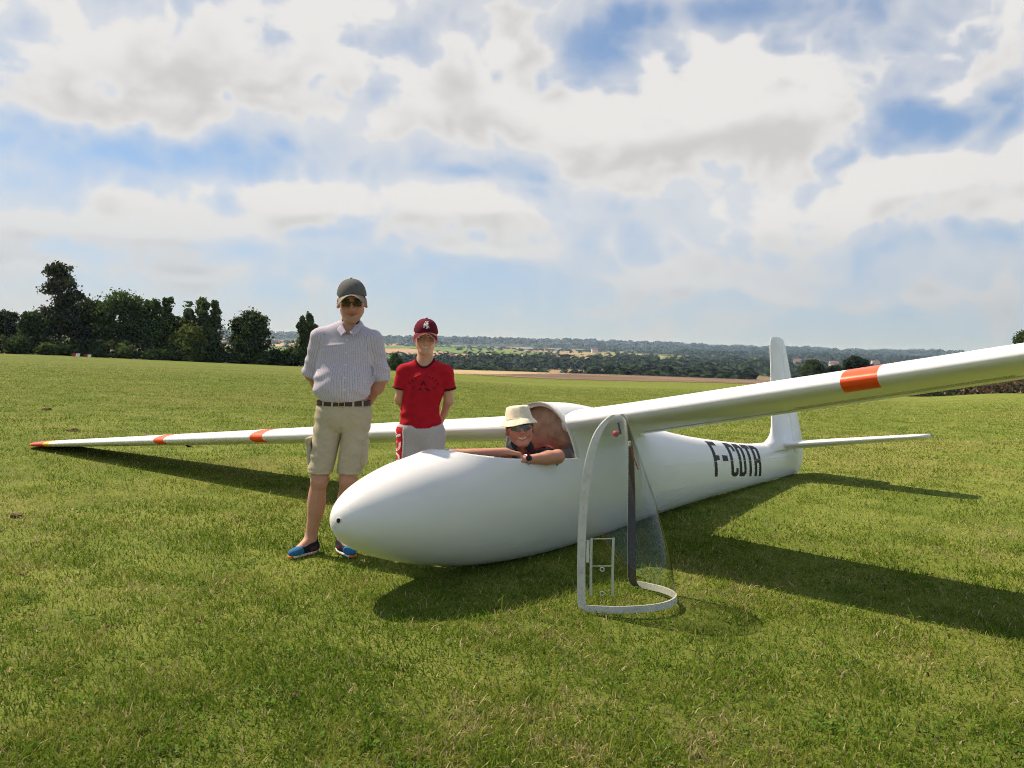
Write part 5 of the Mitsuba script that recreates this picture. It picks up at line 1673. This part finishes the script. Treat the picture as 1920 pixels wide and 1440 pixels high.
# shorts with the red side panel and white lettering
sb = [ell((-.012, .02, .80), (.168, .118, .12), .06, clip=[((0, 0, .86), (0, 0, 1))])]
for Hh, Kn, An, hd, sd in LEGB:
    Hh, Kn = map(np.asarray, (Hh, Kn))
    sb.append(cap(Hh + [-.006, 0, .02], Kn, .096, .088, .03, clip=[((0, 0, .465), (0, 0, -1))]))
sbf = lambda P: sdf(sb, P) + .004 * (meshkit.fbm(P * np.array([10, 10, 6]), 3, 30) - .5) * 2
v, f = nets(sbf, *bounds_axes((-.23, -.14, .45), (.22, .17, .88), .0065))
shortb = add('shorts', (v + BOY, f), 'sweat_grey', boy, smooth=True)


def side_panel(w0, w1, z0, z1, off):
    """A patch laid on the outer (picture-left) side of the shorts, between two bearings."""
    zs, th = np.linspace(z0, z1, 30), np.linspace(w0, w1, 14)
    rows = []
    for z in zs:
        r = np.linspace(.10, .26, 120)
        row = []
        for t in th:
            P = np.stack([-.0 - r * math.cos(t), .02 - r * math.sin(t), np.full(120, z)], 1)
            D = sbf(P)
            k = len(D) - 1 - int(np.argmax(D[::-1] < 0))
            row.append(P[min(k + 1, 119)] + np.array([-math.cos(t), -math.sin(t), 0]) * off)
        rows.append(row)
    return np.array(rows)


pan_ = side_panel(-.25, .62, .47, .822, .001)
pn = add('side_panel', (pan_.reshape(-1, 3) + BOY, grid_mesh(pan_)[1]), 'stripe_red', shortb, smooth=True)
for w0, w1 in ((-.30, -.25), (.62, .68)):
    e_ = side_panel(w0, w1, .47, .822, .0022)
    add('piping', (e_.reshape(-1, 3) + BOY, grid_mesh(e_)[1]), 'logo_white', pn, smooth=True)
pan_ = side_panel(-.25, .62, .47, .822, .0024)


def panel_pt(q, z):
    i = np.clip((z - .47) / (.822 - .47), 0, 1) * 29
    j = np.clip(q, 0, 1) * 13
    i0, j0 = np.minimum(i.astype(int), 28), np.minimum(j.astype(int), 12)
    a, b = (i - i0)[:, None], (j - j0)[:, None]
    return pan_[i0, j0] * (1 - a) * (1 - b) + pan_[i0 + 1, j0] * a * (1 - b) + pan_[i0, j0 + 1] * (1 - a) * b + pan_[i0 + 1, j0 + 1] * a * b


for i, ch in enumerate('ADOS'):
    tm = meshkit.text_mesh(ch, 1.0, .01, bold=True)
    v, f = np.array(tm.vertices), np.array(tm.faces)
    f = f[np.abs(v[f][:, :, 2]).max(1) < 1e-6]
    v, f = trimesh.remesh.subdivide(v, f)
    hgt = (v[:, 0] - v[:, 0].min()) / np.ptp(v[:, 0])
    acr = (v[:, 1] - v[:, 1].min()) / np.ptp(v[:, 1])
    add('side_letter', (panel_pt(.12 + .78 * acr, .800 - .082 * i - .070 * hgt) + BOY, f), 'logo_white', pn)
for Hh, Kn, An, hd, sd in LEGB:
    shoe(boy, np.asarray(An) + BOY, hd, sd, .9, [(.3, .3, .3), (.05, .05, .06), (.4, .4, .4), (.5, .5, .5), (.2, .2, .2)])

# --- the pilot, seated in the cockpit with arms folded over the near sill
PIL = np.array([0.062, 5.62, 0.862])
pil = thing('person', 'smiling pilot seated in the open cockpit in tan bucket hat, mirrored sunglasses and red harness', 'person')
hR = rotz(6) @ roty(-7) @ rotx(-7)
ht, hs = np.array([0.0, 0.0, 0.0]), 1.08
w2 = lambda s, y, z: ac((s, y, z)) - PIL
neck0, neck1 = w2(1.70, .05, .20), np.array([.012, .025, -.075])
shR, shL = w2(1.62, -.125, .185), w2(1.66, .215, .215)
elR, wrR = w2(1.02, -.02, .292), w2(1.245, .215, .290)
elL, wrL = w2(1.600, .366, .232), w2(1.335, .292, .228)
hip = w2(1.28, .0, -.24)
body = [cap(w2(1.62, .03, .10), hip, .13, .14, .06, flat=(A_M[1], .72)), cap(shR, shL, .062, .062, .05), cap(neck0, neck1, .058, .054, .03)]
body += [cap(shR, elR, .050, .042, .02), cap(elR, wrR, .041, .028, .02), cap(shL, elL, .050, .044, .02), cap(elL, wrL, .044, .029, .02), ell(elL * .7 + wrL * .3, (.047, .05, .043), .03)]
body += hand(wrR, w2(1.345, .275, .262) - wrR, -A_M[2] * .9 - A_M[0] * .1, -1, 1.05, 62) + hand(wrL, w2(1.20, .245, .185) - wrL, -A_M[2] + A_M[1] * .2, 1, .98, 25)
for sy in (-1, 1):
    h_, k_, a_ = w2(1.22, .09 * sy, -.24), w2(.82, .11 * sy, -.06), w2(.42, .08 * sy, -.13)
    body += [cap(h_, k_, .08, .056, .03), cap(k_, a_, .052, .036, .02), cap(a_, a_ + A_M[2] * .10 - A_M[0] * .02, .034, .026, .02)]
body.append(grp(head(1.0, 1.04), hR, ht, hs, .02))
ax = [axis(-.75, .010, -.12, .0042, .12, .008, .30), axis(-1.05, .010, -.52, .0065, -.14, .0042, .12, .008, .34), axis(-.80, .010, -.24, .0048, .16)]
SKP = (.50, .245, .17)
v, f, c = skin_mesh('body', body, ax, pil, SKP, hR, ht, hs, 7, teeth=True, brow=(.08, .05, .03))
add('body', (v + PIL, f), 'skin_vc', pil, smooth=True, color=c)
eyes(pil, None, hR, PIL, hs)
# polo shirt
po = [cap(w2(1.63, .03, .11), hip, .145, .155, .06, flat=(A_M[1], .72)), cap(shR, shL, .070, .070, .05), cap(neck0, neck0 * .45 + neck1 * .55, .070, .066, .03)]
for S_, E_ in ((shR, elR), (shL, elL)):
    dn = (E_ - S_) / np.linalg.norm(E_ - S_)
    L_ = min(.20, np.linalg.norm(E_ - S_) * .62)
    po.append(cap(S_, E_, .064, .064, .03, clip=[(S_ + dn * L_, dn)]))
po.append(sub(cap(neck0 * .55 + neck1 * .45 + np.array([-.012, -.07, -.01]), neck1 + [0, -.05, .02], .030, .058), .006))
v, f = nets(lambda P: sdf(po, P) + fold(14, .006, 17)(P), *bounds_axes((-.55, -.75, -.80), (.36, .36, .02), .0085))
polo = add('polo_shirt', (v + PIL, f), 'charcoal_polo', pil, smooth=True)
pof = lambda P: sdf(po, P)
for sx in (-1, 1):
    a = np.linspace(.15, 1.0, 14) * sx * 2.5
    o1 = np.stack([.010 + .060 * np.sin(a), .02 - .060 * np.cos(a), -.088 - .020 * np.cos(a * .9)], 1)
    o2 = o1 + np.stack([.026 * np.sin(a), -.026 * np.cos(a), np.full(14, -.040)], 1)
    P = np.array([o1, (o1 + o2) / 2 + [0, 0, .012], o2, (o1 + o2) / 2 + [0, 0, .008], o1])
    add('collar', (P.reshape(-1, 3) + PIL, grid_mesh(P)[1]), 'charcoal_polo', polo, smooth=50)


def strap(key, pts, width, m, side):
    """A webbing strap along points; side: the strap's width direction."""
    pts = np.asarray(pts, float)
    q = np.linspace(0, 1, 24)
    t = np.linspace(0, 1, len(pts))
    C = np.stack([PchipInterpolator(t, pts[:, i])(q) for i in range(3)], 1)
    tg = np.gradient(C, axis=0)
    sd_ = np.asarray(side, float)[None] - tg * ((tg @ np.asarray(side, float)) / (tg ** 2).sum(1))[:, None]
    sd_ /= np.linalg.norm(sd_, axis=1, keepdims=True)
    nn = np.cross(tg, sd_); nn /= np.linalg.norm(nn, axis=1, keepdims=True)
    P = np.stack([C - sd_ * width / 2, C + sd_ * width / 2, C + sd_ * width / 2 + nn * .004, C - sd_ * width / 2 + nn * .004, C - sd_ * width / 2], 1)
    add(key, (P.reshape(-1, 3) + PIL, grid_mesh(P)[1]), m, pil, smooth=40)


upn = A_M[2]
strap('harness_strap', [w2(1.95, .10, .24), w2(1.78, .12, .285), w2(1.66, .125, .292), w2(1.56, .115, .235), w2(1.49, .10, .13), w2(1.40, .06, -.05)], .048, 'harness_red', A_M[1])
strap('harness_strap', [w2(1.95, -.06, .24), w2(1.78, -.06, .27), w2(1.64, -.06, .262), w2(1.54, -.05, .20), w2(1.46, -.03, .08), w2(1.38, .0, -.06)], .048, 'harness_red', A_M[1])
strap('shoulder_strap', [w2(1.93, .02, .25), w2(1.83, .10, .30), w2(1.76, .19, .30), w2(1.73, .265, .25), w2(1.74, .292, .15)], .040, 'harness_dark', A_M[0])
# watch on the left wrist
dn = (wrL - elL) / np.linalg.norm(wrL - elL)
c_ = wrL - dn * .012
e1 = np.cross(dn, [0, 0, 1.0]); e1 /= np.linalg.norm(e1)
e2 = np.cross(e1, dn)
wa = add('watch', (lambda t: (t[0] + PIL, t[1]))(tube([c_ + .0335 * (math.cos(a) * e1 + math.sin(a) * e2) for a in np.linspace(0, 2 * np.pi, 28, endpoint=False)], .0065, 8, closed=True)), 'steel', pil, smooth=True)
dv = -EYE * 0 + np.array([-.1, -.9, .35])
dv = dv - dn * (dv @ dn); dv /= np.linalg.norm(dv)
add('watch_face', (lambda t: (t[0] + PIL, t[1]))(tube([c_ + dv * .033, c_ + dv * .044], .019, 20)), 'black_vinyl', wa, smooth=40)
# bucket hat
Xh = lambda v: (np.asarray(v, float) * hs) @ (hR @ rotx(2)).T + ht + PIL
na = 80
a = np.linspace(0, 2 * np.pi, na)
wob = .0022 * np.sin(3 * a + 1) + .0018 * np.sin(7 * a)
prof = [(.000, .126), (.030, .1265), (.055, .1245), (.0675, .1205), (.0715, .114), (.0755, .100), (.0795, .080), (.0835, .058), (.0855, .050), (.0868, .046), (.098, .036), (.110, .025), (.1190, .014), (.1180, .012), (.1085, .023), (.096, .034), (.084, .042)]
P = np.array([np.stack([(r + wob * (r > .05) * (1 + 2 * (r > .095))) * np.sin(a) * .98, .010 - (r + wob * (r > .05) * (1 + 2 * (r > .095))) * np.cos(a) * 1.24, np.full(na, z + .012) + .006 * np.sin(2 * a + .6) * (r > .095) + .0015 * np.sin(5 * a + z * 60) * (z < .13) - .006 * np.cos(a) * (r > .1)], 1) for r, z in prof])
v, f = grid_mesh(P)
hat = add('bucket_hat', (Xh(v), f), 'hat_canvas', pil, smooth=60)
for zz, rr_ in ((.048, .0866),):
    loop = np.stack([rr_ * np.sin(a[:-1]) * .98, .010 - rr_ * np.cos(a[:-1]) * 1.24, np.full(na - 1, zz + .012)], 1)
    t_ = tube(loop, .0016, 6, closed=True)
    add('hat_seam', (Xh(t_[0]), t_[1]), 'hat_canvas', hat, smooth=True)
# wrap-around mirrored sunglasses
Xg = lambda v: (np.asarray(v, float) * hs) @ hR.T + ht + PIL
sg = None
for sx in (-1, 1):
    uu_, vv_ = np.meshgrid(np.linspace(0, 1, 16), np.linspace(-1, 1, 11))
    xx = .006 + .056 * uu_
    hh_ = .0185 * (1 - .55 * np.abs(uu_ - .42) ** 2.0 * 2.2)
    zz = -.001 + vv_ * hh_ * np.where(vv_ < 0, 1.08, .85) + .003 * uu_
    yy = -.108 + 9.5 * xx ** 2
    P = np.stack([sx * xx, yy, zz], -1)
    v, f = grid_mesh(P)
    if sg is None:
        t_ = tube(np.stack([np.linspace(-.064, .064, 20), -.1095 + 9.3 * np.linspace(-.064, .064, 20) ** 2, .0145 + 0 * np.linspace(0, 1, 20)], 1), .0024, 8)
        sg = add('sunglasses', (Xg(t_[0]), t_[1]), 'spectacle_black', pil, smooth=True)
    add('lens', (Xg(v), f), 'mirror_lens', sg, smooth=True)
    t_ = tube([(sx * .063, -.072, .010), (sx * .077, -.04, .008), (sx * .080, .012, .002)], .0026, 6)
    add('temple', (Xg(t_[0]), t_[1]), 'spectacle_black', sg, smooth=True)

for root, o in ((man, MAN), (boy, BOY)):
    for k in scene:
        if k.startswith(root + '__'):
            scene[k]['to_world'] = T().translate(o.tolist()).scale(.986).translate((-o).tolist())

# ------------------------------------------------------------------ the air
scene['haze_air'] = {'type': 'homogeneous', 'albedo': {'type': 'rgb', 'value': [.95, .95, .96]}, 'sigma_t': {'type': 'rgb', 'value': [4.6e-5, 6.6e-5, 1.0e-4]}, 'phase': {'type': 'hg', 'g': 0.0}}
scene['haze_edge'] = {'type': 'null'}
zlo, zhi = -95.0, 130.0
scene['haze'] = {'type': 'cube', 'to_world': T().translate([0, 0, (zlo + zhi) / 2]).scale([18500, 18500, (zhi - zlo) / 2]), 'bsdf': {'type': 'ref', 'id': 'haze_edge'}, 'interior': {'type': 'ref', 'id': 'haze_air'}}
labels['haze'] = {'label': 'thin blue haze over the valley', 'kind': 'stuff'}
